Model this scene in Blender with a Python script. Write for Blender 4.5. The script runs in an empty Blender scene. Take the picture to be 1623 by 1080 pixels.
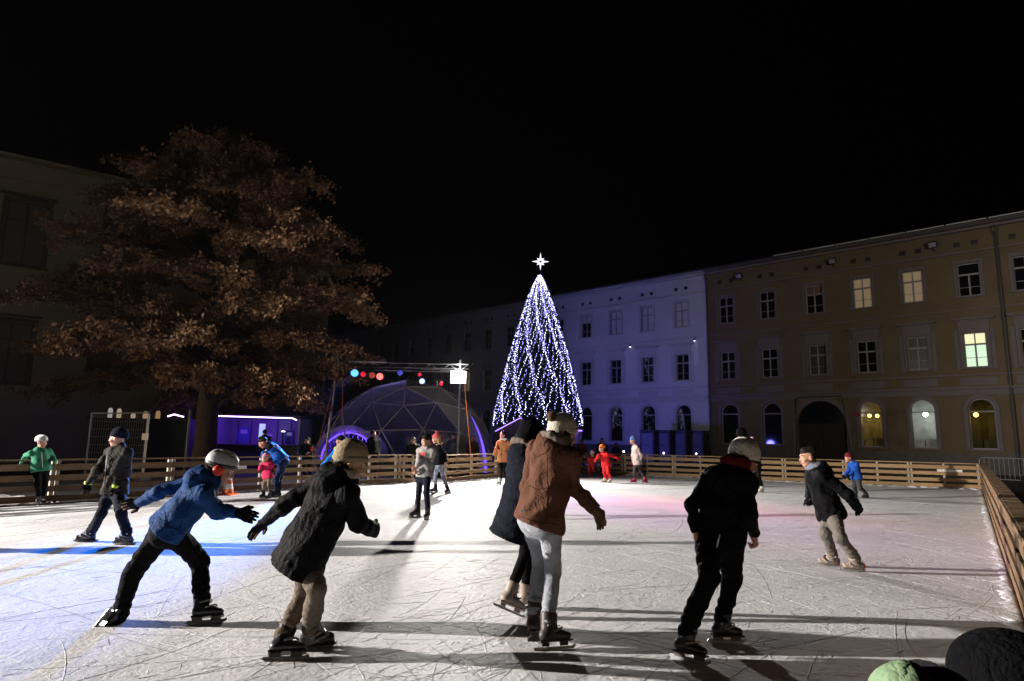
import bpy, math, random
import numpy as np
from mathutils import Matrix, Vector
random.seed(7); RNG = np.random.default_rng(7)
rad = math.radians
SC = bpy.context.scene
COL = SC.collection

# ------------------------------------------------------------------ camera, sky, lamps, exposure
FPX, PCX, PCY = 990.0, 811.5, 540.0
PITCH, ROLL, CAMH = math.atan(152 / 990), rad(1.04), 1.55
_f = np.array([0, math.cos(PITCH), math.sin(PITCH)])
_u0 = np.array([0, -math.sin(PITCH), math.cos(PITCH)]); _r0 = np.array([1., 0, 0])
_r = _r0 * math.cos(ROLL) + _u0 * math.sin(ROLL); _u = -_r0 * math.sin(ROLL) + _u0 * math.cos(ROLL)
CAMP = np.array([0, 0, CAMH])
cd = bpy.data.cameras.new('camera'); cam = bpy.data.objects.new('camera', cd); COL.objects.link(cam)
cam.matrix_world = Matrix(((_r[0], _u[0], -_f[0], 0), (_r[1], _u[1], -_f[1], 0), (_r[2], _u[2], -_f[2], CAMH), (0, 0, 0, 1)))
cd.sensor_width = 36; cd.lens = 36 * FPX / 1623; cd.clip_end = 2000; cd.clip_start = 0.05
SC.camera = cam
SC.view_settings.view_transform = 'Standard'; SC.view_settings.look = 'None'
SC.view_settings.exposure = 0.0; SC.view_settings.gamma = 1; SC.view_settings.use_curve_mapping = False
SC.cycles.use_denoising = True
SC.cycles.max_bounces = 6; SC.cycles.diffuse_bounces = 3; SC.cycles.glossy_bounces = 3
SC.cycles.transmission_bounces = 3; SC.cycles.volume_bounces = 0; SC.cycles.transparent_max_bounces = 6
SC.cycles.sample_clamp_indirect = 4; SC.cycles.caustics_reflective = False; SC.cycles.caustics_refractive = False
W = bpy.data.worlds.new('World'); SC.world = W; W.use_nodes = True
_n = W.node_tree.nodes; _bg = _n['Background']; _sky = _n.new('ShaderNodeTexSky')
_sky.sky_type = 'NISHITA'; _sky.sun_disc = False; _sky.sun_elevation = rad(-9); _sky.sun_rotation = rad(200)
W.node_tree.links.new(_sky.outputs[0], _bg.inputs[0]); _bg.inputs[1].default_value = 0.05

def lamp(name, kind, loc, target, power, color, size=0.2, cone=90, blend=1.0):
    L = bpy.data.lights.new(name, kind); L.energy = power; L.color = color
    if kind == 'SPOT':
        L.spot_size = rad(cone); L.spot_blend = blend
    L.shadow_soft_size = size
    o = bpy.data.objects.new(name, L); COL.objects.link(o)
    d = Vector(target) - Vector(loc); o.rotation_euler = d.to_track_quat('-Z', 'Y').to_euler(); o.location = loc
    return o
FLOOD = (-2.07, 24.3, 3.80); SIDE = (-28.0, 6.5, 5.3)
lamp('flood_light', 'SPOT', (FLOOD[0] + .02, FLOOD[1] - .16, FLOOD[2]), (1.6, 2.0, 1.2), 7400, (1, .94, .87), .16, 178, .75)
lamp('side_flood_light', 'SPOT', (SIDE[0] + .16, SIDE[1], SIDE[2]), (5, 7.6, 1.3), 98000, (1, .92, .86), .13, 66)
lamp('added_flood_spill', 'POINT', (FLOOD[0], FLOOD[1] + .05, FLOOD[2] + .3), (0, 0, 0), 80, (1, .95, .9), .1)  # added point light, stands in for stray light onto dome and masts
lamp('added_side_spill', 'POINT', (SIDE[0] - .1, SIDE[1], SIDE[2] + .3), (0, 0, 0), 130, (1, .9, .66), .1)  # added point light, lifts the ochre building and tree from the side pole
lamp('added_tree_light', 'SPOT', (SIDE[0] - .05, SIDE[1] + .1, SIDE[2] - .25), (-10.2, 23.2, 1.6), 11000, (1, .74, .44), .1, 18)  # added spot without a fixture, brightens the brown tree's lower crown
lamp('blue_spot_light', 'SPOT', (-6.18, 24.1, 3.75), (-4.9, 9.3, 0), 46000, (.010, .20, 1), .1, 14, 1.0)
lamp('red_spot_light', 'SPOT', (-5.2, 24.1, 3.7), (2.6, 17.2, 0), 9000, (1, .03, .16), .1, 21, .9)
lamp('pink_spot_light', 'SPOT', (-3.55, 24.1, 3.6), (2.4, 15.2, 0), 7000, (.8, .14, .9), .1, 25, .9)
lamp('added_blue_flood', 'SPOT', (4.6, 36.5, 1.3), (4.5, 55.0, 6.0), 2100, (.15, .145, 1), .3, 150, 1.0)  # added blue flood for the white facade, no fixture built
lamp('added_facade_light', 'SPOT', (14, -8, 8.0), (23.0, 38.5, 8.2), 13500, (1, .88, .72), .3, 36)  # added unseen spot behind the camera, evens out the yellow facade
lamp('kiosk_light', 'POINT', (-11.6, 27.6, 1.9), (0, 0, 0), 120, (.17, .03, 1), .25)
lamp('added_stage_fill', 'POINT', (-4.6, 27.5, 2.9), (0, 0, 0), 44, (.25, .24, 1), .2)  # added blue fill inside the dome, no lamp hangs here
lamp('arch_light', 'POINT', (-6.65, 25.6, 1.2), (0, 0, 0), 60, (.15, .05, 1), .2)
lamp('hut_light', 'POINT', (1.4, 33.2, 1.7), (0, 0, 0), 40, (.22, .18, 1), .2)

# ------------------------------------------------------------------ projection helpers (pixel of the photo + metres -> point)
def ray(x, y): return _f + _r * (x - PCX) / FPX - _u * (y - PCY) / FPX
def gnd(x, y, z=0.0):
    d = ray(x, y); return CAMP + d * (z - CAMH) / d[2]
def at(x, y, Y):
    d = ray(x, y); return CAMP + d * Y / d[1]
def unit(v):
    v = np.asarray(v, float); return v / (np.linalg.norm(v) + 1e-12)

# ------------------------------------------------------------------ materials
MATS = {}
def mat(name, color, rough=.7, spec=.3, metal=0., emit=None, estr=0., vary=0., vscale=6., color2=None, bump=0., bscale=60., rand=0., sheen=0., stretch=None):
    if name in MATS: return MATS[name]
    m = bpy.data.materials.new(name); m.use_nodes = True; nt = m.node_tree; N = nt.nodes; L = nt.links
    b = N['Principled BSDF']
    b.inputs['Base Color'].default_value = (*color, 1); b.inputs['Roughness'].default_value = rough
    b.inputs['Specular IOR Level'].default_value = spec; b.inputs['Metallic'].default_value = metal
    if sheen: b.inputs['Sheen Weight'].default_value = sheen
    if emit:
        b.inputs['Emission Color'].default_value = (*emit, 1); b.inputs['Emission Strength'].default_value = estr
    if vary or bump or rand:
        tc = N.new('ShaderNodeTexCoord'); src = tc.outputs['Object']
        if stretch:
            mp = N.new('ShaderNodeMapping'); mp.inputs['Scale'].default_value = stretch; L.new(src, mp.inputs[0]); src = mp.outputs[0]
    if vary or rand:
        nz = N.new('ShaderNodeTexNoise'); nz.inputs['Scale'].default_value = vscale; nz.inputs['Detail'].default_value = 6; L.new(src, nz.inputs['Vector'])
        rp = N.new('ShaderNodeValToRGB'); rp.color_ramp.elements[0].position = .5 - .22; rp.color_ramp.elements[1].position = .5 + .22
        c2 = color2 or tuple(c * (1 - vary) for c in color)
        rp.color_ramp.elements[0].color = (*c2, 1); rp.color_ramp.elements[1].color = (*color, 1)
        L.new(nz.outputs['Fac'], rp.inputs[0]); out = rp.outputs[0]
        if rand:
            oi = N.new('ShaderNodeObjectInfo'); hv = N.new('ShaderNodeHueSaturation')
            mr = N.new('ShaderNodeMapRange'); mr.inputs[3].default_value = 1 - rand; mr.inputs[4].default_value = 1 + rand
            L.new(oi.outputs['Random'], mr.inputs[0]); L.new(mr.outputs[0], hv.inputs['Value']); L.new(out, hv.inputs['Color']); out = hv.outputs[0]
        L.new(out, b.inputs['Base Color'])
    if bump:
        nb = N.new('ShaderNodeTexNoise'); nb.inputs['Scale'].default_value = bscale; nb.inputs['Detail'].default_value = 5; L.new(src, nb.inputs['Vector'])
        bp = N.new('ShaderNodeBump'); bp.inputs['Strength'].default_value = bump; bp.inputs['Distance'].default_value = .02
        L.new(nb.outputs['Fac'], bp.inputs['Height']); L.new(bp.outputs[0], b.inputs['Normal'])
    m.cycles.emission_sampling = 'NONE' if (emit and estr < 30) else 'AUTO'
    MATS[name] = m; return m
def cloth(name, color, rough=.85, vary=.25, bump=.25, bscale=55., sheen=.0, **k):
    if name in MATS: return MATS[name]
    m = mat(name, color, rough, .06, vary=vary, vscale=9, bump=bump, bscale=bscale, sheen=sheen, **k)
    if not bump: return m
    # creases: distorted noise folded into ridges, added to the weave
    N = m.node_tree.nodes; L = m.node_tree.links; bp = next(n for n in N if n.bl_idname == 'ShaderNodeBump'); tc = next(n for n in N if n.bl_idname == 'ShaderNodeTexCoord')
    nz = N.new('ShaderNodeTexNoise'); nz.inputs['Scale'].default_value = 7; nz.inputs['Detail'].default_value = 3; nz.inputs['Distortion'].default_value = 1.6; L.new(tc.outputs['Object'], nz.inputs['Vector'])
    a = N.new('ShaderNodeMath'); a.operation = 'SUBTRACT'; a.inputs[1].default_value = .5; L.new(nz.outputs['Fac'], a.inputs[0]); b = N.new('ShaderNodeMath'); b.operation = 'ABSOLUTE'; L.new(a.outputs[0], b.inputs[0])
    c = N.new('ShaderNodeMath'); c.operation = 'POWER'; c.inputs[1].default_value = .6; L.new(b.outputs[0], c.inputs[0])
    b2 = N.new('ShaderNodeBump'); b2.inputs['Strength'].default_value = .5; b2.inputs['Distance'].default_value = .035; L.new(c.outputs[0], b2.inputs['Height']); L.new(b2.outputs[0], bp.inputs['Normal'])
    return m
def glow(name, color, strength): return mat(name, tuple(min(1, c * .5) for c in color), .5, .2, emit=color, estr=strength)

SKIN = mat('skin', (.52, .28, .19), .55, .35, vary=.12, vscale=20)
SKINR = mat('skin_ruddy', (.50, .22, .15), .55, .35, vary=.12, vscale=20)
HAIRD = cloth('hair_dark', (.018, .012, .009), .55, bump=.5, bscale=160)
HAIRB = cloth('hair_brown', (.05, .028, .016), .55, bump=.5, bscale=160)
EYEW = mat('eye_white', (.7, .68, .64), .25); EYEI = mat('eye_iris', (.03, .02, .015), .2); LIP = mat('lip', (.42, .13, .11), .5)
STEEL = mat('blade_steel', (.46, .47, .49), .35, .5, metal=.35)
PLASB = mat('boot_black', (.012, .012, .014), .32, .5, bump=.05); PLASG = mat('boot_grey', (.16, .15, .15), .4, .4)
LEATHER = mat('boot_leather', (.035, .026, .02), .5, .4, bump=.1); WHITEB = mat('boot_white', (.68, .64, .58), .45, .4, vary=.15)
BEIGEB = mat('boot_beige', (.33, .27, .22), .5, .4, vary=.2)
STRAP = mat('boot_strap', (.22, .22, .22), .3, .6)
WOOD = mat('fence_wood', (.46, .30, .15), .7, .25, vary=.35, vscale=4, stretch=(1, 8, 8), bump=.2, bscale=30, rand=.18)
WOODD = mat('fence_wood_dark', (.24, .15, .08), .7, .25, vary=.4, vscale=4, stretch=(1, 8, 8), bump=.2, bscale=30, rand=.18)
POSTM = mat('fence_post', (.55, .50, .42), .7, .25, vary=.2, rand=.1)
GALV = mat('galvanised_steel', (.26, .265, .28), .45, .4, metal=.5); DARKM = mat('dark_metal', (.02, .02, .022), .45, .5)
SNOW = mat('snow', (.80, .80, .82), .8, .2, vary=.12, vscale=12, bump=.8, bscale=22)
PAPER = mat('white_paper', (.78, .77, .75), .7)

# ------------------------------------------------------------------ mesh helpers
class MB:
    def __init__(s): s.v = []; s.f = []
    def add(s, verts, faces):
        o = len(s.v); s.v += [tuple(p) for p in verts]; s.f += [tuple(i + o for i in f) for f in faces]; return s
    def box(s, c, size, ax=None):
        c = np.array(c, float); h = np.array(size, float) / 2; A = np.eye(3) if ax is None else np.array(ax, float)
        P = [c + A[0] * h[0] * i + A[1] * h[1] * j + A[2] * h[2] * k for i in (-1, 1) for j in (-1, 1) for k in (-1, 1)]
        return s.add(P, [(0, 1, 3, 2), (4, 6, 7, 5), (0, 4, 5, 1), (2, 3, 7, 6), (0, 2, 6, 4), (1, 5, 7, 3)])
    def tube(s, pts, r, n=6, cap=True):
        pts = [np.array(p, float) for p in pts]; rs = r if hasattr(r, '__len__') else [r] * len(pts); V = []; F = []
        for i, p in enumerate(pts):
            t = unit(pts[min(i + 1, len(pts) - 1)] - pts[max(i - 1, 0)])
            a = unit(np.cross(t, (0, 0, 1) if abs(t[2]) < .9 else (1, 0, 0))); b = np.cross(t, a)
            V += [p + (a * math.cos(2 * math.pi * k / n) + b * math.sin(2 * math.pi * k / n)) * rs[i] for k in range(n)]
        for i in range(len(pts) - 1):
            for k in range(n): F.append((i * n + k, i * n + (k + 1) % n, (i + 1) * n + (k + 1) % n, (i + 1) * n + k))
        if cap: F.append(tuple(range(n - 1, -1, -1))); F.append(tuple((len(pts) - 1) * n + k for k in range(n)))
        return s.add(V, F)
    def lathe(s, c, prof, n=14, axis=(0, 0, 1)):
        t = unit(axis); a = unit(np.cross(t, (0, 0, 1) if abs(t[2]) < .9 else (1, 0, 0))); b = np.cross(t, a); c = np.array(c, float); V = []; F = []
        for (r, z) in prof: V += [c + t * z + (a * math.cos(2 * math.pi * k / n) + b * math.sin(2 * math.pi * k / n)) * r for k in range(n)]
        for i in range(len(prof) - 1):
            for k in range(n): F.append((i * n + k, i * n + (k + 1) % n, (i + 1) * n + (k + 1) % n, (i + 1) * n + k))
        F.append(tuple(range(n - 1, -1, -1))); F.append(tuple((len(prof) - 1) * n + k for k in range(n)))
        return s.add(V, F)
    def mesh(s, name, m, smooth=False):
        me = bpy.data.meshes.new(name); me.from_pydata([tuple(map(float, p)) for p in s.v], [], s.f); me.materials.append(m)
        if smooth: me.polygons.foreach_set('use_smooth', [True] * len(me.polygons))
        me.update(); return me
    def obj(s, name, m, parent=None, smooth=False, **k): return link(name, s.mesh(name, m, smooth), parent, **k)
def link(name, me, parent=None, loc=None, mw=None, kind=None):
    o = bpy.data.objects.new(name, me); COL.objects.link(o)
    if parent is not None: o.parent = parent
    if loc is not None: o.location = loc
    if mw is not None: o.matrix_local = mw
    if kind: o['kind'] = kind
    return o
def tag(o, label, cat, group=None):
    o['label'] = label; o['category'] = cat
    if group: o['group'] = group
    return o
def thing(name, label, cat, loc=(0, 0, 0), mw=None, group=None):
    o = bpy.data.objects.new(name, None); COL.objects.link(o); o.empty_display_size = .2
    if mw is not None: o.matrix_world = mw
    else: o.location = loc
    return tag(o, label, cat, group)
def frame_mw(p, e):
    e = unit((e[0], e[1], 0)); n = np.array([e[1], -e[0], 0.])
    if n @ (CAMP - p) < 0: n = -n
    y = np.cross((0, 0, 1), e)                                       # local y; outward sign returned
    return Matrix(((e[0], y[0], 0, p[0]), (e[1], y[1], 0, p[1]), (0, 0, 1, 0), (0, 0, 0, 1))), (1 if y @ n > 0 else -1)

# ------------------------------------------------------------------ signed-distance modelling for organic shapes
class SDF:
    def __init__(s, res, k=.03, noise=0., seed=0): s.P = []; s.cuts = []; s.res = res; s.k = k; s.noise = noise; s.seed = seed
    def cap(s, a, b, ra, rb=None, k=None, fold=None, neg=False):
        rb = ra if rb is None else rb; s.P.append(('c', np.array(a, float), np.array(b, float), ra, rb, s.k if k is None else k, fold, neg)); return s
    def ell(s, c, A, r, k=None, neg=False): s.P.append(('e', np.array(c, float), np.array(A, float), np.array(r, float), 0, s.k if k is None else k, None, neg)); return s
    def ecap(s, a, b, w, ra, rb, k=None, fold=None): s.P.append(('t', np.array(a, float), np.array(b, float), (np.array(w, float), ra, rb), 0, s.k if k is None else k, fold, False)); return s
    def cut(s, p, n): s.cuts.append((np.array(p, float), unit(n))); return s
    def bb(s, p):
        if p[0] == 'c': r = max(p[3], p[4]) * 1.15; return np.minimum(p[1], p[2]) - r, np.maximum(p[1], p[2]) + r
        if p[0] == 'e': r = p[3].max(); return p[1] - r, p[1] + r
        r = max(max(p[3][1]), max(p[3][2])) * 1.1; return np.minimum(p[1], p[2]) - r, np.maximum(p[1], p[2]) + r
    def build(s):
        res = s.res; lo = np.min([s.bb(p)[0] for p in s.P if not p[7]], 0) - 3 * res; hi = np.max([s.bb(p)[1] for p in s.P if not p[7]], 0) + 3 * res
        n = np.ceil((hi - lo) / res).astype(int) + 1; D = np.full(n, 10., np.float32)
        for p in s.P:
            k = p[5]; l, h = s.bb(p); i0 = np.clip(np.floor((l - k - 2 * res - lo) / res).astype(int), 0, n - 1); i1 = np.clip(np.ceil((h + k + 2 * res - lo) / res).astype(int) + 1, 1, n)
            ax = [lo[j] + res * np.arange(i0[j], i1[j]) for j in range(3)]
            X = np.stack(np.meshgrid(*ax, indexing='ij'), -1)
            if p[0] == 'e':
                q = (X - p[1]) @ p[2].T / p[3]; l_ = np.linalg.norm(q, axis=-1); q2 = np.linalg.norm(q / p[3], axis=-1) + 1e-9; d = l_ * (l_ - 1) / q2
            else:
                a, b = p[1], p[2]; ba = b - a; L = np.linalg.norm(ba) + 1e-9; t = np.clip(((X - a) @ ba) / (L * L), 0, 1); v = X - a - t[..., None] * ba
                if p[0] == 'c':
                    r = p[3] + (p[4] - p[3]) * t
                    if p[6]:
                        am, fr, ph, t0 = p[6]; a1 = unit(np.cross(ba, (.3, .5, .8))); w_ = (v @ a1) * 14
                        r = r + am * np.sin(t * L * fr + ph + w_) * np.exp(-((t - t0) / .35) ** 2)
                    d = np.linalg.norm(v, axis=-1) - r
                else:
                    w, ra, rb = p[3]; u = ba / L; w = unit(w - u * (w @ u)); g = np.cross(u, w); x = v @ w; y = v @ g; z = v @ u
                    rw = ra[0] + (rb[0] - ra[0]) * t; rd = ra[1] + (rb[1] - ra[1]) * t
                    m_ = np.minimum(rw, rd); d = (np.sqrt((x / rw) ** 2 + (y / rd) ** 2 + (z / m_) ** 2) - 1) * m_
            sl = tuple(slice(i0[j], i1[j]) for j in range(3)); c = D[sl]; d = d.astype(np.float32)
            if p[7]:
                D[sl] = np.maximum(c, -d)
            elif k > 0:
                h_ = np.clip(.5 + .5 * (d - c) / k, 0, 1); D[sl] = d + (c - d) * h_ - k * h_ * (1 - h_)
            else: D[sl] = np.minimum(c, d)
        if s.noise:
            I = np.argwhere(np.abs(D) < 4 * res + 3 * s.noise); X = lo + I * res; rg = np.random.default_rng(s.seed + 11); nv = np.zeros(len(I))
            for q in range(6):
                kv = rg.normal(size=3) * (16 if q < 3 else 34); mv = rg.normal(size=3) * 11
                nv += np.sin(X @ kv + rg.uniform(0, 6) + 1.8 * np.sin(X @ mv + rg.uniform(0, 6))) * (1 if q < 3 else .5)
            D[tuple(I.T)] += (nv * s.noise * .45).astype(np.float32)
        if s.cuts:
            X = np.stack(np.meshgrid(*[lo[j] + res * np.arange(n[j]) for j in range(3)], indexing='ij'), -1)
            for (p, nn) in s.cuts: D = np.maximum(D, ((X - p) @ nn).astype(np.float32))
        return nets(D, lo, res)
def nets(D, lo, res):
    S = D < 0; n = np.array(D.shape)
    cs = [(i, j, k) for i in (0, 1) for j in (0, 1) for k in (0, 1)]
    cnt = sum(S[i:n[0] - 1 + i, j:n[1] - 1 + j, k:n[2] - 1 + k].astype(np.uint8) for i, j, k in cs)
    I = np.argwhere((cnt > 0) & (cnt < 8)); acc = np.zeros((len(I), 3)); num = np.zeros(len(I))
    vals = {c: D[I[:, 0] + c[0], I[:, 1] + c[1], I[:, 2] + c[2]] for c in cs}
    for a in cs:
        for x in range(3):
            if a[x]: continue
            b = tuple(1 if j == x else a[j] for j in range(3)); da, db = vals[a], vals[b]; cr = (da < 0) != (db < 0)
            t = np.where(cr, da / np.where(cr, da - db, 1), 0); p = np.array(a, float) + np.outer(t, np.array(b) - np.array(a)); acc += p * cr[:, None]; num += cr
    V = (I + acc / num[:, None]) * res + lo
    ids = np.full(n - 1, -1, np.int64); ids[tuple(I.T)] = np.arange(len(I)); F = []
    for x in range(3):
        y, z = (x + 1) % 3, (x + 2) % 3
        A = [slice(None)] * 3; A[x] = slice(0, -1); B = [slice(None)] * 3; B[x] = slice(1, None)
        E = np.argwhere(S[tuple(A)] != S[tuple(B)]); E = E[(E[:, y] > 0) & (E[:, z] > 0) & (E[:, y] < n[y] - 1) & (E[:, z] < n[z] - 1)]
        ey = np.zeros(3, int); ey[y] = 1; ez = np.zeros(3, int); ez[z] = 1
        q = np.stack([ids[tuple((E - ey - ez).T)], ids[tuple((E - ez).T)], ids[tuple(E.T)], ids[tuple((E - ey).T)]], 1)
        fl = ~S[tuple(E.T)]; q[fl] = q[fl][:, ::-1]; F.append(q)
    F = np.concatenate(F); F = F[(F >= 0).all(1)]
    return V, F
def sdf_obj(name, s, m, parent, origin):
    V, F = s.build(); V = V - origin
    me = bpy.data.meshes.new(name); me.vertices.add(len(V)); me.vertices.foreach_set('co', V.astype(np.float32).ravel())
    me.loops.add(len(F) * 4); me.loops.foreach_set('vertex_index', F.astype(np.int32).ravel()); me.polygons.add(len(F))
    me.polygons.foreach_set('loop_start', np.arange(0, len(F) * 4, 4, dtype=np.int32)); me.polygons.foreach_set('use_smooth', np.ones(len(F), bool))
    me.materials.append(m); me.update(); me.validate()
    return link(name, me, parent)

# ------------------------------------------------------------------ ground, ice, snow
ASPH = mat('square_paving', (.05, .05, .052), .85, .25, vary=.35, vscale=1.5, bump=.3, bscale=14)
g = MB(); g.add([(-400, -60, -.05), (400, -60, -.05), (400, 700, -.05), (-400, 700, -.05)], [(0, 1, 2, 3)]); g.obj('ground', ASPH, kind='structure')
RC = np.array([16.5, 22.3, 0.]); RN = np.array([1.95, 2.2, 0.])                     # right hand fence, far and near end
RL = np.array([4.9, 27.35, 0.]); LA = np.array([-15.5, 6.3, 0.]); LB = np.array([-3.6, 20.6, 0.]); LC = np.array([-3.1, 20.75, 0.])
MA = np.array([-2.1, 21.2, 0.]); MBp = np.array([-.45, 24.1, 0.]); RM = np.array([.9, 27.2, 0.])
RINK = [RC, RL, RM, MBp, MA, LC, LB, LA, np.array([-15.5, -4, 0]), np.array([-2, -4, 0]), RN]
ice = bpy.data.materials.new('scraped_ice'); ice.use_nodes = True; nt = ice.node_tree; N = nt.nodes; L = nt.links; b = N['Principled BSDF']
tc = N.new('ShaderNodeTexCoord')
def noise(scale, detail=5, vec=None, dist=0.):
    n_ = N.new('ShaderNodeTexNoise'); n_.inputs['Scale'].default_value = scale; n_.inputs['Detail'].default_value = detail; n_.inputs['Distortion'].default_value = dist
    L.new(vec or tc.outputs['Object'], n_.inputs['Vector']); return n_
n1 = noise(.5, 6, dist=.6); n2 = noise(14, 8, dist=1.5)
cr = N.new('ShaderNodeValToRGB'); cr.color_ramp.elements[0].position = .3; cr.color_ramp.elements[1].position = .62
cr.color_ramp.elements[0].color = (.70, .70, .715, 1); cr.color_ramp.elements[1].color = (.86, .86, .865, 1); L.new(n1.outputs['Fac'], cr.inputs[0])
mx = N.new('ShaderNodeMixRGB'); mx.blend_type = 'MULTIPLY'; mx.inputs[0].default_value = .22; L.new(cr.outputs[0], mx.inputs[1])
cr2 = N.new('ShaderNodeValToRGB'); cr2.color_ramp.elements[0].position = .32; cr2.color_ramp.elements[1].position = .6; cr2.color_ramp.elements[0].color = (.62, .62, .64, 1)
L.new(n2.outputs['Fac'], cr2.inputs[0]); L.new(cr2.outputs[0], mx.inputs[2]); L.new(mx.outputs[0], b.inputs['Base Color'])
b.inputs['Roughness'].default_value = .62; b.inputs['Specular IOR Level'].default_value = .08
# skate marks: distorted voronoi edges and noise drive the relief
hs = []
for sc_, ds in ((1.1, 3.2), (2.3, 4.)):
    w_ = N.new('ShaderNodeTexWave'); w_.wave_type = 'RINGS'; w_.inputs['Scale'].default_value = sc_; w_.inputs['Distortion'].default_value = 9 * ds; w_.inputs['Detail'].default_value = 3; w_.inputs['Detail Scale'].default_value = .8
    L.new(tc.outputs['Object'], w_.inputs['Vector']); r_ = N.new('ShaderNodeMath'); r_.operation = 'GREATER_THAN'; r_.inputs[1].default_value = .985; L.new(w_.outputs['Fac'], r_.inputs[0]); hs.append(r_)
n3 = noise(38, 6); n4 = noise(7, 4, dist=2)
ad = N.new('ShaderNodeMath'); ad.operation = 'MULTIPLY_ADD'; ad.inputs[1].default_value = .5; L.new(n3.outputs['Fac'], ad.inputs[0]); L.new(n4.outputs['Fac'], ad.inputs[2])
for h_ in hs:
    a2 = N.new('ShaderNodeMath'); a2.operation = 'MULTIPLY_ADD'; a2.inputs[1].default_value = .14; L.new(h_.outputs[0], a2.inputs[0]); L.new(ad.outputs[0], a2.inputs[2]); ad = a2
bp = N.new('ShaderNodeBump'); bp.inputs['Strength'].default_value = .24; bp.inputs['Distance'].default_value = .03; L.new(ad.outputs[0], bp.inputs['Height']); L.new(bp.outputs[0], b.inputs['Normal'])
g = MB(); g.add([(p[0], p[1], 0) for p in RINK] + [(p[0], p[1], -.05) for p in RINK], [tuple(range(len(RINK)))] + [(i, i + len(RINK), (i + 1) % len(RINK) + len(RINK), (i + 1) % len(RINK)) for i in range(len(RINK))])
g.obj('ice', ice, kind='structure')
def inside(x, y):
    c = False; j = len(RINK) - 1
    for i in range(len(RINK)):
        a, d = RINK[i], RINK[j]
        if (a[1] > y) != (d[1] > y) and x < (d[0] - a[0]) * (y - a[1]) / (d[1] - a[1]) + a[0]: c = not c
        j = i
    return c
# shaved ice thrown up by blades, and the dark cut grooves
for nm, cnt, mm, hh, wr in (('ice_shavings', 5200, SNOW, .0008, (.0016, .0036)), ('skate_grooves', 1500, mat('groove_ice', (.30, .31, .34), .35, .5), .0008, (.002, .004))):
    V = []; Fc = []
    q = 0
    while q < cnt:
        x = random.uniform(-9, 15); y = 3.6 + 17 * random.random() ** 1.7
        if not inside(x, y) or abs(x) > y * .95 + 1: continue
        if x < -1 and random.random() < .55: continue
        q += 1
        a = random.uniform(0, 6.283); lg = random.random() < .13; R = random.choice((-1, 1)) * (random.uniform(2, 14) if lg else random.uniform(.25, 3)); Ln = random.uniform(.5, 2.4) if lg else random.uniform(.03, .2); w_ = random.uniform(*wr) * (1 + y / 14); n_ = 7 if lg else 4; h = hh * random.uniform(.4, 1.3)
        o = len(V)
        for i in range(n_ + 1):
            t = i / n_; tw = math.sin(math.pi * min(.97, max(.03, t))) ** .5 * random.uniform(.6, 1.2)
            px, py = -math.sin(a), math.cos(a)
            V += [(x + px * w_ * tw, y + py * w_ * tw, .0004), (x, y, .001 + h * tw), (x - px * w_ * tw, y - py * w_ * tw, .0004)]
            x += math.cos(a) * Ln / n_; y += math.sin(a) * Ln / n_; a += Ln / n_ / R
        for i in range(n_):
            k = o + i * 3; Fc += [(k, k + 1, k + 4, k + 3), (k + 1, k + 2, k + 5, k + 4)]
    g = MB(); g.v = V; g.f = Fc; g.obj(nm, mm, kind='stuff')
def snow_ridge(name, a, b2, w, h, inward):
    n = max(4, int(np.linalg.norm(b2 - a) / .09)); V = []; Fc = []
    for i in range(n + 1):
        p = a + (b2 - a) * i / n; hh = h * random.uniform(.35, 1.3); ww = w * random.uniform(.6, 1.3)
        for j, (dx, dz) in enumerate(((0, .0), (.15, .8), (.45, 1), (.8, .45), (1, 0.0))):
            r_ = random.uniform(.7, 1.3); q = p + inward * dx * ww * (r_ if j > 1 else 1); V.append((q[0], q[1], .002 + hh * dz * (r_ if 0 < j < 4 else 1)))
    for i in range(n):
        for j in range(4): Fc.append((i * 5 + j, i * 5 + j + 1, (i + 1) * 5 + j + 1, (i + 1) * 5 + j))
    g = MB(); g.v = V; g.f = Fc; g.obj(name, SNOW, kind='stuff', smooth=True)
def inn(a, b2):
    e = unit(b2 - a); n = np.array([-e[1], e[0], 0]); m_ = (a + b2) / 2 + n * .3
    return n if inside(m_[0], m_[1]) else -n
snow_ridge('snow_ridge', RL, RC, .26, .05, inn(RL, RC)); snow_ridge('snow_ridge', RN, RC, .13, .010, inn(RN, RC)); snow_ridge('snow_ridge', LA, LB, .12, .02, inn(LA, LB)); snow_ridge('snow_ridge', MA, MBp, .2, .04, inn(MA, MBp))
# heap of swept snow outside the left fence
V = []; Fc = []; e = unit(LB - LA); o_ = -inn(LA, LB); n = 130
for i in range(n + 1):
    t = i / n; p = LA + e * (t * 9.6) + o_ * .35
    for j in range(13):
        u_ = j / 12; h = .78 * math.sin(math.pi * u_) ** .6 * (1 - t ** 3) * (.8 + .2 * math.sin(i * .35) + .12 * random.random())
        q = p + o_ * 1.7 * u_ + e * random.uniform(-.03, .03); V.append((q[0], q[1], -.05 + max(0, h + random.uniform(-.04, .04) * (0 < j < 12))))
for i in range(n):
    for j in range(12): k = i * 13 + j; Fc.append((k, k + 1, k + 14, k + 13))
g = MB(); g.v = V; g.f = Fc; g.obj('snow_heap', SNOW, kind='stuff', smooth=True)

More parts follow.
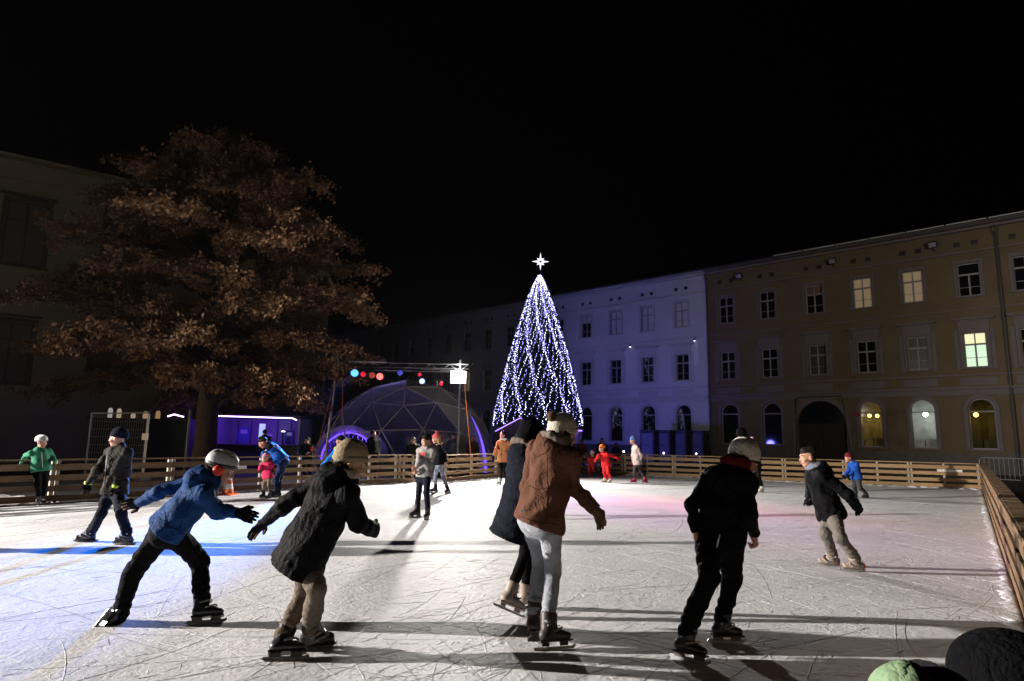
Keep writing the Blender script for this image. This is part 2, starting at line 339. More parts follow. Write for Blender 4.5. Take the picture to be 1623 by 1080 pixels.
# ------------------------------------------------------------------ rink fence
UB = {}
def unit_box(name, m, size):
    k = (name, m.name, tuple(round(v, 3) for v in size))
    if k not in UB: UB[k] = MB().box((0, 0, 0), size).mesh(name, m)
    return UB[k]
def fence(a, b2, label, wood, cap=.10, panel=2.3, seam=False, outer=True):
    e = unit(b2 - a); Ln = np.linalg.norm(b2 - a); n = -inn(a, b2)                # outward
    root = thing('rink_fence', label, 'fence', a, group='wooden fences round the rink')
    R = Matrix(((e[0], n[0], 0, 0), (e[1], n[1], 0, 0), (0, 0, 1, 0), (0, 0, 0, 1)))
    if e[0] * n[1] - e[1] * n[0] < 0: R = Matrix(((e[0], -n[0], 0, 0), (e[1], -n[1], 0, 0), (0, 0, 1, 0), (0, 0, 0, 1))); sg = -1
    else: sg = 1
    root.matrix_world = Matrix.Translation(Vector(a)) @ R
    k = max(1, round(Ln / panel)); pl = Ln / k
    for i in range(k):
        x0 = i * pl
        for z, h in ((.095, .13), (.30, .12), (.52, .12), (.735, .13)):
            link('board', unit_box('board', wood, (pl - .005, .028, h)), root, (x0 + pl / 2, sg * .016 + sg * random.uniform(-.004, .004), z + random.uniform(-.006, .006)))
        for dx in (.05, pl * .5 + random.uniform(-.1, .1), pl - .05):
            link('post', unit_box('post', POSTM, (.055, .07, .90)), root, (x0 + dx, sg * .071, .42))
        if not seam: link('rail', unit_box('rail', wood, (pl - .006, cap, .03)), root, (x0 + pl / 2, sg * .04, .885))
    if seam:
        step = .42; m_ = int(Ln / step)
        for i in range(m_): link('rail', unit_box('rail', wood, (step - .014, .17, .03)), root, ((i + .5) * step, sg * .085, .885 + random.uniform(-.003, .003)))
        link('edge_strip', unit_box('edge_strip', wood, (Ln, .022, .045)), root, (Ln / 2, sg * -.013, .872))
        for q in range(2): link('side_board', unit_box('side_board', wood, (Ln, .02, .40)), root, (Ln / 2, sg * .125, .22 + .43 * q))
    return root, e, n
fence(RL, RC, 'pale plank fence along the far side of the rink, in front of the yellow building', WOOD)
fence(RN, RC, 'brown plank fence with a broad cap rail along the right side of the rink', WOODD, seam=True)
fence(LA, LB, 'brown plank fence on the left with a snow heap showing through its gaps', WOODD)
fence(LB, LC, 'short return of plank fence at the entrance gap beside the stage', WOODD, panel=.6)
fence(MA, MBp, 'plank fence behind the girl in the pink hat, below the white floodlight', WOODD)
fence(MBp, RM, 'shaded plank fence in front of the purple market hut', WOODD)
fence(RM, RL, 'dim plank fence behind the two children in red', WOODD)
def strip_sign(px, py, Y, w, h, label):
    p = at(px, py, Y); o = MB().box((0, 0, 0), (w, .006, h)).obj('paper_sign', PAPER, loc=p); tag(o, label, 'sign', 'paper strips on the rink fence')
    return o
for (A, B2, s_, w, z, lab) in ((RC, RL, .9, .75, .62, 'white paper strip on the far fence near its right corner'), (RC, RL, 7.9, .5, .63, 'white paper strip on the far fence behind the white beanie'),
                               (LB, LA, 5.4, .55, .63, 'grey paper strip on the left fence beside the traffic cone')):
    e = unit(B2 - A); n = inn(A, B2); p = A + e * s_ + n * .006
    o = MB().box((0, 0, 0), (w, .006, .085), (e, n, (0, 0, 1))).obj('paper_sign', PAPER, loc=(p[0], p[1], z)); tag(o, lab, 'sign', 'paper strips on the rink fence')

# ------------------------------------------------------------------ buildings
GLASS = mat('dark_glass', (.006, .007, .010), .05, .7); GLASSB = mat('shaded_glass', (.05, .05, .055), .3, .5)
CLEAR = bpy.data.materials.new('clear_glass'); CLEAR.use_nodes = True; _t = CLEAR.node_tree; _t.nodes.clear()
_o = _t.nodes.new('ShaderNodeOutputMaterial'); _m = _t.nodes.new('ShaderNodeMixShader'); _a = _t.nodes.new('ShaderNodeBsdfTransparent'); _g = _t.nodes.new('ShaderNodeBsdfGlossy'); _g.inputs['Roughness'].default_value = .05
_m.inputs[0].default_value = .07; _t.links.new(_a.outputs[0], _m.inputs[1]); _t.links.new(_g.outputs[0], _m.inputs[2]); _t.links.new(_m.outputs[0], _o.inputs[0])
BLIND = mat('window_blind', (.55, .54, .52), .8, .2, vary=.12, vscale=30, stretch=(.05, 1, 6))
LITW = mat('lit_curtain', (.4, .33, .2), .8, .2, emit=(.80, .58, .36), estr=.13); LITG = mat('lit_office', (.5, .55, .45), .8, .2, emit=(.62, .86, .62), estr=.95); LITY = mat('lit_top', (.5, .5, .3), .8, .2, emit=(.95, .95, .58), estr=.85)
BROWNB = mat('brown_blind', (.16, .09, .06), .8)
YEL = mat('yellow_render', (.15, .114, .07), .9, .15, vary=.22, vscale=.7, bump=.15, bscale=25); TRIMY = mat('grey_trim', (.16, .138, .145), .85, .15, vary=.15, vscale=2, bump=.1)
WHI = mat('white_render', (.55, .55, .58), .9, .15, vary=.14, vscale=.6, bump=.15, bscale=25); TRIMW = mat('pale_trim', (.48, .47, .48), .85, .15, vary=.12, vscale=2, bump=.1)
FRM = mat('window_frame_paint', (.27, .26, .265), .5, .3, vary=.1); ROOFM = mat('roof_tiles', (.012, .010, .009), .85, .2, vary=.3, vscale=3); PLINTH = mat('plinth_stone', (.13, .12, .11), .9, .15, vary=.3, vscale=3, bump=.3)
LBW = mat('ochre_render', (.36, .31, .18), .9, .15, vary=.2, vscale=.8, bump=.15, bscale=25)
ZINC = mat('zinc', (.06, .06, .065), .45, .5, metal=.4)

def wall_mesh(x0, x1, z0, z1, ops, dep=.26):
    """wall face at y=0, y inward; ops: (x0,x1,z0,z1,arch)"""
    g = MB(); xs = sorted({x0, x1} | {v for o in ops for v in o[:2]}); zs = sorted({z0, z1} | {v for o in ops for v in o[2:4]})
    for i in range(len(xs) - 1):
        for j in range(len(zs) - 1):
            cx, cz = (xs[i] + xs[i + 1]) / 2, (zs[j] + zs[j + 1]) / 2
            if any(o[0] < cx < o[1] and o[2] < cz < o[3] for o in ops): continue
            g.add([(xs[i], 0, zs[j]), (xs[i + 1], 0, zs[j]), (xs[i + 1], 0, zs[j + 1]), (xs[i], 0, zs[j + 1])], [(0, 1, 2, 3)])
    for (a, b_, c, d, arch) in ops:
        out = [(a, c), (b_, c)]
        if arch:
            r = (b_ - a) / 2; m_ = (a + b_) / 2; zc = d - r; arc = [(m_ + r * math.cos(t), zc + r * math.sin(t)) for t in np.linspace(0, math.pi, 17)]
            for k in range(16):
                cor = (b_, d) if k < 8 else (a, d); p, q = arc[k], arc[k + 1]; g.add([(cor[0], 0, cor[1]), (p[0], 0, p[1]), (q[0], 0, q[1])], [(0, 2, 1)])
            g.add([(a, 0, d), (b_, 0, d), (m_, 0, d)], [(0, 1, 2)])
            out += arc
        else: out += [(b_, d), (a, d)]
        for k in range(len(out)):
            p, q = out[k], out[(k + 1) % len(out)]; g.add([(p[0], 0, p[1]), (q[0], 0, q[1]), (q[0], dep, q[1]), (p[0], dep, p[1])], [(0, 1, 2, 3)])
    return g
WM = {}
def cached(key, fn):
    if key not in WM: WM[key] = fn()
    return WM[key]
def rect_window(root, x, zc, w, h, style, trim, panes, hood=False):
    def surround():
        g = MB(); t = .17
        for c, sz in (((-w / 2 - t / 2, -.025, 0), (t, .055, h + .02)), ((w / 2 + t / 2, -.025, 0), (t, .055, h + .02)), ((0, -.027, h / 2 + t / 2 + .011), (w + 2 * t, .06, t)), ((0, -.045, -h / 2 - .05), (w + 2 * t + .06, .12, .08))): g.box(c, sz)
        if hood:
            g.box((0, -.02, h / 2 + .46), (w + .40, .045, .56)); g.box((0, -.09, h / 2 + .80), (w + .95, .2, .10)); g.box((0, -.06, h / 2 + .71), (w + .7, .12, .06))
            g.box((-w / 2 - .29, -.018, 0), (.2, .04, h + .3)); g.box((w / 2 + .29, -.018, 0), (.2, .04, h + .3))
        return g.mesh('window', trim)
    wo = link('window', cached(('s', w, h, hood, trim.name), surround), root, (x, 0, zc))
    tz = h * .16                                                     # transom height above centre
    def frame():
        g = MB(); f = .065; y = .16
        for c, sz in (((-w / 2 + f / 2, y, 0), (f, .07, h)), ((w / 2 - f / 2, y, 0), (f, .07, h)), ((0, y, h / 2 - f / 2), (w - 2 * f, .07, f)), ((0, y, -h / 2 + f / 2), (w - 2 * f, .07, f)), ((0, y - .01, tz), (w - 2 * f, .08, .10)),
                      ((0, y - .004, (tz - .05 - h / 2 + f) / 2), (.085, .07, tz - .05 + h / 2 - f))): g.box(c, sz)
        if style != 'T': g.box((0, y, (tz + .05 + h / 2 - f) / 2), (.06, .06, h / 2 - f - tz - .05))
        lz = (tz - h / 2) / 2
        for sx in (-1, 1): g.box((sx * (w - .13 + .04) / 4, y + .012, lz - .1), ((w - .13 - .085) / 2, .03, .03))
        return g.mesh('frame', FRM)
    link('frame', cached(('f', w, h, style == 'T'), frame), wo)
    pw = (w - .13) / 2
    for sx in (-1, 1):
        for q, (za, zb) in enumerate(((-h / 2 + .06, tz - .04), (tz + .04, h / 2 - .06))):
            m_ = panes[q] if isinstance(panes, tuple) else panes
            link('pane', cached(('p', w, h, q, m_.name), lambda: MB().box((0, 0, 0), (pw - .01, .012, zb - za)).mesh('pane', m_)), wo, (sx * pw / 2, .185, (za + zb) / 2))
    return wo
def arch_outline(w, h, off=0., n=16):
    r = w / 2 + off; zc = h - w / 2
    return [(-r, 0)] + [(-r * math.cos(t), zc + r * math.sin(t)) for t in np.linspace(0, math.pi, n + 1)] + [(r, 0)]
def arch_window(root, x, z0, w, h, trim, pane, room=None):
    def surround():
        g = MB(); o1 = arch_outline(w, h, .0); o2 = arch_outline(w, h, .20); n = len(o1)
        V = [(p[0], -.05, p[1]) for p in o1] + [(p[0], -.05, p[1]) for p in o2] + [(p[0], .0, p[1]) for p in o2] + [(p[0], .0, p[1]) for p in o1]
        F = []
        for i in range(n - 1): F += [(i, i + 1, n + i + 1, n + i), (n + i, n + i + 1, 2 * n + i + 1, 2 * n + i), (i + 1, i, 3 * n + i, 3 * n + i + 1)]
        g.add(V, F); g.box((0, -.05, -.05), (w + .5, .14, .09)); return g.mesh('window', trim)
    wo = link('window', cached(('as', w, h, trim.name), surround), root, (x, 0, z0))
    zt = h - w / 2 - .12
    def frame():
        g = MB(); o1 = arch_outline(w, h, -.001); o2 = arch_outline(w, h, -.07); n = len(o1)
        V = [(p[0], y, p[1]) for y in (.14, .20) for oo in (o1, o2) for p in oo]; F = []
        for i in range(n - 1): F += [(i, n + i, n + i + 1, i + 1), (n + i, 3 * n + i, 3 * n + i + 1, n + i + 1)]
        g.add(V, F); g.box((0, .165, zt), (w - .14, .07, .08)); g.box((0, .168, .035), (w - .13, .06, .07)); return g.mesh('frame', FRM)
    link('frame', cached(('af', w, h), frame), wo)
    def pane_m(q):
        if q == 0: return MB().box((0, .185, zt / 2), (w - .1, .012, zt - .05)).mesh('pane', pane)
        o2 = [p for p in arch_outline(w, h, -.06) if p[1] > zt + .03]; g = MB(); V = [(p[0], y, p[1]) for y in (.18, .192) for p in [(-(w / 2 - .06), zt + .03)] + o2 + [(w / 2 - .06, zt + .03)]]; n = len(V) // 2
        return g.add(V, [tuple(range(n - 1, -1, -1)), tuple(range(n, 2 * n))] + [(i, (i + 1) % n, n + (i + 1) % n, n + i) for i in range(n)]).mesh('pane', pane)
    for q in (0, 1): link('pane', cached(('ap', w, h, q, pane.name), lambda: pane_m(q)), wo)
    if room:
        rm, bulbs, power = room
        g = MB(); a, b_, c, d, y0, y1 = -w / 2 - .5, w / 2 + .5, -.4, h + .3, .28, 1.9
        g.add([(a, y1, c), (b_, y1, c), (b_, y1, d), (a, y1, d), (a, y0, c), (b_, y0, c), (b_, y0, d), (a, y0, d)], [(0, 1, 2, 3), (0, 3, 7, 4), (1, 5, 6, 2), (3, 2, 6, 7), (0, 4, 5, 1)])
        g.box((.25, 1.2, .15), (.7, .5, .8)); g.box((-.4, 1.3, .05), (.4, .5, .9)); g.obj('room', rm, wo)
        for (bx, bz, r, em) in bulbs: MB().lathe((bx, .8, bz), [(.02, -r), (r * .8, -r * .6), (r, 0), (r * .8, r * .6), (.02, r)], 10).obj('lamp', em, wo, smooth=True)
        pw = wo.matrix_world if False else None
        Ld = bpy.data.lights.new('room_lamp', 'POINT'); Ld.energy = power[0]; Ld.color = power[1]; Ld.shadow_soft_size = .15
        lo_ = bpy.data.objects.new('room_lamp', Ld); COL.objects.link(lo_); lo_.parent = wo; lo_.location = (bulbs[0][0], .8, bulbs[0][1] - .3)
    return wo
P0 = np.array([14.56, 45.97, 0.]); EF = unit((.735, -.678, 0)); NF = np.array([EF[1], -EF[0], 0])
def fmw(p, e):
    e = unit(e); n = np.array([e[1], -e[0], 0])
    return Matrix(((e[0], -n[0], 0, p[0]), (e[1], -n[1], 0, p[1]), (0, 0, 1, -.05), (0, 0, 0, 1)))
def row_building(name, label, mw, x0, x1, bays, wallm, trim, w2, w1, wg, top=14.2, z2=11.05, z1=6.95, gate=None):
    root = thing(name, label, 'building', mw=mw)
    WW, H2, H1, AW, AH, AZ = 1.08, 1.95, 2.0, 1.25, 2.85, 1.35
    ops = []
    for s_ in bays:
        ops += [(s_ - WW / 2, s_ + WW / 2, z2 - H2 / 2, z2 + H2 / 2, 0), (s_ - WW / 2, s_ + WW / 2, z1 - H1 / 2, z1 + H1 / 2, 0)]
        if gate and abs(s_ - gate) < .5: ops.append((s_ - 1.5, s_ + 1.5, .02, 4.25, 1))
        else: ops.append((s_ - AW / 2, s_ + AW / 2, AZ, AZ + AH, 1))
        for dx in (-.42, .42): ops.append((s_ + dx - .16, s_ + dx + .16, 13.05, 13.33, 0))
    wall_mesh(x0, x1, 0, top, ops).obj('wall', wallm, root)
    g = MB(); g.add([(x0, 0, top), (x1, 0, top), (x1, 12, top + .0), (x0, 12, top)], [(0, 1, 2, 3)]); g.add([(x0, 0, 0), (x0, 12, 0), (x0, 12, top), (x0, 0, top)], [(0, 1, 2, 3)]); g.add([(x1, 0, 0), (x1, 12, 0), (x1, 12, top), (x1, 0, top)], [(0, 3, 2, 1)]); g.add([(x0, .5, 0), (x1, .5, 0), (x1, .5, top), (x0, .5, top)], [(0, 1, 2, 3)]) if not any(wg.get(i) for i in range(len(bays)) if isinstance(wg.get(i), tuple)) else 0
    g.obj('rear_wall', wallm, root)
    g = MB(); g.box(((x0 + x1) / 2, -.06, 12.68), (x1 - x0, .12, .10)); g.obj('moulding', trim, root)
    g = MB(); g.box(((x0 + x1) / 2, -.05, 5.52), (x1 - x0, .10, .10)); g.obj('moulding', trim, root)
    g = MB(); g.box(((x0 + x1) / 2, -.09, 4.78), (x1 - x0, .18, .14)); g.box(((x0 + x1) / 2, -.03, 4.55), (x1 - x0, .06, .32)); g.obj('moulding', trim, root)
    g = MB(); g.box(((x0 + x1) / 2, -.035, 9.3), (x1 - x0, .07, .07)); g.obj('moulding', trim, root)
    g = MB(); g.box(((x0 + x1) / 2, -.05, 13.19), (x1 - x0, .004, .012)); 
    g = MB(); g.box(((x0 + x1) / 2, -.22, top - .02), (x1 - x0, .5, .12)); g.box(((x0 + x1) / 2, -.1, top - .2), (x1 - x0, .24, .16)); g.obj('cornice', trim, root)
    g = MB(); g.tube([(x0, -.5, top + .05), (x1, -.5, top + .05)], .09, 8); g.obj('gutter', ZINC, root)
    if gate:
        for q in range(9): MB().box((6.2 + q * 2, -.46 + random.uniform(-.02, .02), top + .15), (1.9, .10, .05 + .02 * random.random())).obj('snow_edge', SNOW, root)
    g = MB()
    if gate:
        g.box(((x0 + gate - 1.72) / 2, -.04, .55), (gate - 1.72 - x0, .08, 1.1)); g.box(((x1 + gate + 1.72) / 2, -.04, .55), (x1 - gate - 1.72, .08, 1.1))
    else: g.box(((x0 + x1) / 2, -.04, .55), (x1 - x0, .08, 1.1))
    g.obj('plinth', PLINTH, root)
    g = MB(); g.add([(x0, -.42, top + .06), (x1, -.42, top + .06), (x1, 6, top + 2.2), (x0, 6, top + 2.2), (x1, 12.4, top), (x0, 12.4, top)], [(0, 1, 2, 3), (3, 2, 4, 5)]); g.obj('roof', ROOFM, root)
    for i, s_ in enumerate(bays):
        st = w2.get(i, ('', GLASS)); rect_window(root, s_, z2, WW, H2, st[0], trim, st[1])
        st = w1.get(i, ('', GLASS)); rect_window(root, s_, z1, WW, H1, st[0], trim, st[1], hood=True)
        if gate and abs(s_ - gate) < .5: continue
        gs = wg.get(i); arch_window(root, s_, AZ, AW, AH, trim, CLEAR if isinstance(gs, tuple) else (gs or GLASS), gs if isinstance(gs, tuple) else None)
    for s_ in bays:
        for dx in (-.42, .42): link('vent', cached(('vent',), lambda: MB().box((0, .12, 0), (.32, .02, .28)).mesh('vent', DARKM)), root, (s_ + dx, 0, 13.19))
    # lesenes: flat strips and panels below the first floor windows
    for s_ in bays: link('panel', cached(('panel', trim.name), lambda: MB().box((0, -.014, 0), (1.75, .03, .42)).mesh('panel', trim)), root, (s_, 0, 5.15))
    return root
def downpipe(root, x, top, m=ZINC, low=None):
    g = MB(); g.tube([(x, -.45, top), (x, -.3, top - .35), (x, -.14, top - .6), (x, -.14, .1)], .065, 8); g.obj('downpipe', m, root)
room_y = mat('cafe_wall', (.30, .25, .10), .9, vary=.4, vscale=2.5); room_w = mat('cafe_pale_wall', (.42, .43, .40), .9, vary=.35, vscale=2.5); room_d = mat('cafe_dark_wall', (.10, .09, .03), .9, vary=.4, vscale=2.5)
gy = glow('lamp_yellow', (1, .62, .12), 6); gw = glow('lamp_white', (.9, 1, .95), 7)
bB = [-2.07 - 3.0 * i for i in range(17)]; bY = [1.5, 4.48, 7.6, 10.5, 13.25, 16.04, 18.6, 21.6]
blue = row_building('white_building', 'long white three storey building behind the lit tree, washed blue by light', fmw(P0, EF), -53, -.02, bB, WHI, TRIMW,
             {0: ('', BLIND), 1: ('', BLIND), 2: ('', BLIND), 3: ('', (GLASS, BLIND)), 5: ('', BLIND)}, {8: ('', LITW)}, {}, top=14.25, z2=11.15, z1=7.05)
yel = row_building('yellow_building', 'yellow three storey building with an arched gateway and a few lit windows', fmw(P0, EF), .02, 24, bY, YEL, TRIMY,
             {2: ('', (GLASS, BROWNB)), 3: ('', LITW), 4: ('', LITW), 5: ('T', GLASS)}, {4: ('', GLASSB), 2: ('', GLASSB), 5: ('', (LITG, LITY))},
             {0: GLASS, 3: (room_y, [(-.25, 1.95, .11, gy), (.18, 1.93, .11, gy)], (16, (1, .75, .3))), 4: (room_w, [(0, 2.0, .15, gw)], (40, (.92, 1, .95))), 5: (room_d, [(-.35, 1.95, .13, gy)], (14, (1, .7, .15)))}, gate=7.6)
downpipe(yel, .12, 13.9); downpipe(yel, 17.45, 13.9)
g = MB()
o1, o2 = arch_outline(3.0, 4.25, 0.), arch_outline(3.0, 4.25, .28); n = len(o1)
g.add([(7.6 + p[0], -.07, p[1]) for p in o1] + [(7.6 + p[0], -.07, p[1]) for p in o2] + [(7.6 + p[0], 0, p[1]) for p in o2], [f for i in range(n - 1) for f in ((i, i + 1, n + i + 1, n + i), (n + i, n + i + 1, 2 * n + i + 1, 2 * n + i))]); g.obj('gate_surround', TRIMY, yel)
gd = mat('gate_wood', (.025, .018, .013), .6, .3, vary=.3)
for sx in (-1, 1):
    g = MB(); g.box((7.6 + sx * .755, .3, 1.4), (1.49, .08, 2.76))
    for q in range(3): g.box((7.6 + sx * .755, .25, .55 + q * .85), (1.15, .05, .62))
    dl = g.obj('gate_leaf', gd, yel); MB().lathe((7.6 + sx * .15, .22, 1.25), [(.02, -.05), (.035, 0), (.02, .05)], 8, (0, 1, 0)).obj('handle', GALV, dl)
MB().add([(7.6 + p[0], .33, p[1]) for p in arch_outline(3.0, 4.25, -.01)], [tuple(range(n))]).obj('gate_fanlight', GLASS, yel)
MB().tube([(6.0, -.1, .1), (6.15, -.1, 4.45), (6.3, -.1, 4.52), (8.9, -.1, 4.52), (9.0, -.1, 4.5), (9.35, -.1, .1)], .03, 5).obj('cable', ZINC, yel)
MB().box((9.75, -.03, 3.35), (.3, .05, .22)).obj('house_number_plate', mat('red_enamel', (.25, .02, .02), .4), yel)
for i, s_ in enumerate((2.75, 8.98, 14.5)):
    p = P0 + EF * s_ - NF * -.55; mw = fmw(P0, EF)
    t = thing('wall_floodlight', ('unlit floodlight under the eaves above the second yellow bay', 'unlit floodlight under the eaves above the arched gateway', 'unlit floodlight under the eaves nearest the right downpipe')[i], 'floodlight', mw=mw @ Matrix.Translation((s_, -.25, 13.35)), group='floodlights under the yellow eaves')
    MB().box((0, -.18, 0), (.42, .22, .34), ((1, 0, 0), (0, .86, .5), (0, -.5, .86))).obj('housing', DARKM, t); MB().box((0, -.285, -.06), (.36, .012, .28), ((1, 0, 0), (0, .86, .5), (0, -.5, .86))).obj('glass', mat('lamp_glass', (.25, .27, .33), .1, .8), t)
    MB().tube([(0, .2, -.3), (0, .0, -.2), (0, -.1, 0)], .03, 6).obj('bracket', DARKM, t)
for i, s_ in enumerate((-6.55, -.95)):
    t = thing('wall_lamp', ('small downlight on the blue wall between the second and third bays', 'small downlight on the blue wall next to the corner downpipe')[i], 'wall lamp', mw=fmw(P0, EF) @ Matrix.Translation((s_, 0, 9.0)), group='downlights on the blue wall')
    MB().lathe((0, -.18, 0), [(.07, 0), (.09, .1), (.06, .16)], 10).obj('shade', DARKM, t); MB().box((0, -.09, .1), (.04, .18, .04)).obj('bracket', DARKM, t); MB().lathe((0, -.18, -.02), [(.02, -.03), (.05, 0), (.03, .03)], 8).obj('bulb', glow('downlight_bulb', (.7, .75, 1), 8), t)
    Ld = bpy.data.lights.new('downlight', 'SPOT'); Ld.energy = 12; Ld.color = (.6, .65, 1); Ld.spot_size = rad(50); Ld.spot_blend = 1; Ld.shadow_soft_size = .05
    lo_ = bpy.data.objects.new('downlight', Ld); COL.objects.link(lo_); lo_.parent = t; lo_.location = (0, -.2, -.08)
# left building
EL = unit((.803, .596, 0)); PL = np.array([-23.91, 27.41, 0])
lb = thing('ochre_building', 'ochre building with a large shuttered window behind the bare brown tree', 'building', mw=fmw(PL, EL))
lbx = [1.3, 5.2, 9.1, 13.0]; ops = []
for x in lbx: ops += [(x - .78, x + .78, 9.05, 12.1, 0), (x - .78, x + .78, 3.6, 6.4, 0)]
wall_mesh(-7, 16, 0, 14, ops).obj('wall', LBW, lb)
MB().box((4.5, -.05, 13.12), (23, .1, .10)).obj('moulding', LBW, lb); MB().box((4.5, -.06, 7.45), (23, .12, .16)).obj('moulding', LBW, lb); MB().box((4.5, -.25, 14.05), (23, .55, .14)).obj('cornice', LBW, lb)
MB().add([(-7, -.5, 14.13), (16, -.5, 14.13), (16, 7, 17), (-7, 7, 17)], [(0, 1, 2, 3)]).obj('roof', ROOFM, lb)
MB().add([(16, 0, 0), (16, 12, 0), (16, 12, 14), (16, 0, 14)], [(0, 1, 2, 3)]).obj('end_wall', LBW, lb)
shm = mat('shutter_paint', (.10, .085, .06), .7, vary=.15); lbt = mat('ochre_trim', (.13, .10, .055), .85, vary=.15)
for x in lbx:
    for zc, h in ((10.575, 3.05), (5.0, 2.8)):
        def sur():
            g = MB(); w = 1.56; t = .17
            for c, sz in (((-w / 2 - t / 2, -.03, 0), (t, .07, h)), ((w / 2 + t / 2, -.03, 0), (t, .07, h)), ((0, -.035, h / 2 + t / 2), (w + 2 * t, .08, t)), ((0, -.09, h / 2 + .26), (w + .6, .2, .1)), ((0, -.06, -h / 2 - .06), (w + .5, .14, .1))): g.box(c, sz)
            return g.mesh('window', lbt)
        wo = link('window', cached(('lb', h), sur), lb, (x, 0, zc))
        for q in range(2): link('blind', cached(('lbs', h), lambda: MB().box((0, 0, 0), (.70, .03, h - .1)).mesh('blind', mat('faded_blind', (.17, .155, .12), .8, vary=.3, vscale=14, stretch=(.2, 1, 5)))), wo, (-.375 + .75 * q, .17, 0))
        fr_ = cached(('lbf', h), lambda: MB().box((-.74, .13, 0), (.08, .08, h)).box((.74, .13, 0), (.08, .08, h)).box((0, .128, 0), (.10, .08, h)).box((0, .126, h * .2), (1.56, .07, .08)).box((0, .126, h / 2 - .04), (1.56, .07, .08)).box((0, .126, -h / 2 + .04), (1.56, .07, .08)).mesh('frame', shm)); link('frame', fr_, wo)

# ------------------------------------------------------------------ cabinets at the wall of the blue building
pan = mat('cabinet_panel', (.15, .15, .16), .6, vary=.1); pr = mat('panel_print', (.10, .10, .12), .6)
for i, (px, wd) in enumerate(((1026, .75), (1051, .8), (1076, .8), (1103, .8))):
    p = at(px, 712, 42.5); t = thing('toilet_cabin', ('leftmost pale cabin in the row along the blue wall', 'second pale cabin from the left along the blue wall', 'third pale cabin from the left along the blue wall', 'pale cabin nearest the corner downpipe of the blue wall')[i], 'cabin', mw=fmw(np.array([p[0], p[1], 0]), EF), group='cabins along the blue wall')
    MB().box((0, .5, 1.05), (1.05, 1.0, 2.1)).obj('body', DARKM, t); MB().box((0, -.012, 1.05), (.82, .03, 1.85)).obj('door', pan, t); MB().box((0, .5, 2.16), (1.12, 1.08, .1)).obj('roof', DARKM, t)
    for q, (dx, dz, w_, h_) in enumerate(((0, 1.2, .4, .2), (-.16, .38, .12, .1), (.0, .38, .12, .1), (.16, .38, .12, .1))): MB().box((dx, -.031, dz), (w_, .006, h_)).obj('print', pr, t)
for i, (px, py) in enumerate(((988.5, 716), (1052, 718.5), (1103.5, 719.5))):
    p = at(px, py, 33); t = thing('path_light', ('small white ground light left of the cabins', 'small white ground light before the second cabin', 'small white ground light before the rightmost cabin')[i], 'ground light', (p[0], p[1], -.05), group='small ground lights beyond the far fence')
    MB().tube([(0, 0, 0), (0, 0, p[2] - .02)], .03, 6).obj('stake', DARKM, t); MB().lathe((0, 0, p[2] + .05), [(.02, -.05), (.055, 0), (.02, .05)], 8).obj('bulb', glow('path_bulb', (1, .95, .85), 5), t)
# crowd barrier at the right
t = thing('crowd_barrier', 'low dark metal crowd barrier beyond the right corner of the rink', 'barrier')
A, B2 = at(1556, 770, 26.5), at(1640, 775, 25.4); e = unit((B2 - A) * (1, 1, 0)); A[2] = -.05
t.location = A
MB().tube([(0, 0, .05), (0, 0, 1.0), e * .08 + (0, 0, 1.08), e * 2.3 + (0, 0, 1.08), e * 2.38 + (0, 0, 1.0), e * 2.38 + (0, 0, .05)], .022, 6).obj('frame', GALV, t); MB().tube([(0, 0, .22), e * 2.38 + (0, 0, .22)], .018, 6).obj('rail', GALV, t)
for q in range(14): link('bar', cached(('bar',), lambda: MB().tube([(0, 0, .22), (0, 0, 1.07)], .009, 5).mesh('bar', GALV)), t, e * (.16 * (q + 1)))

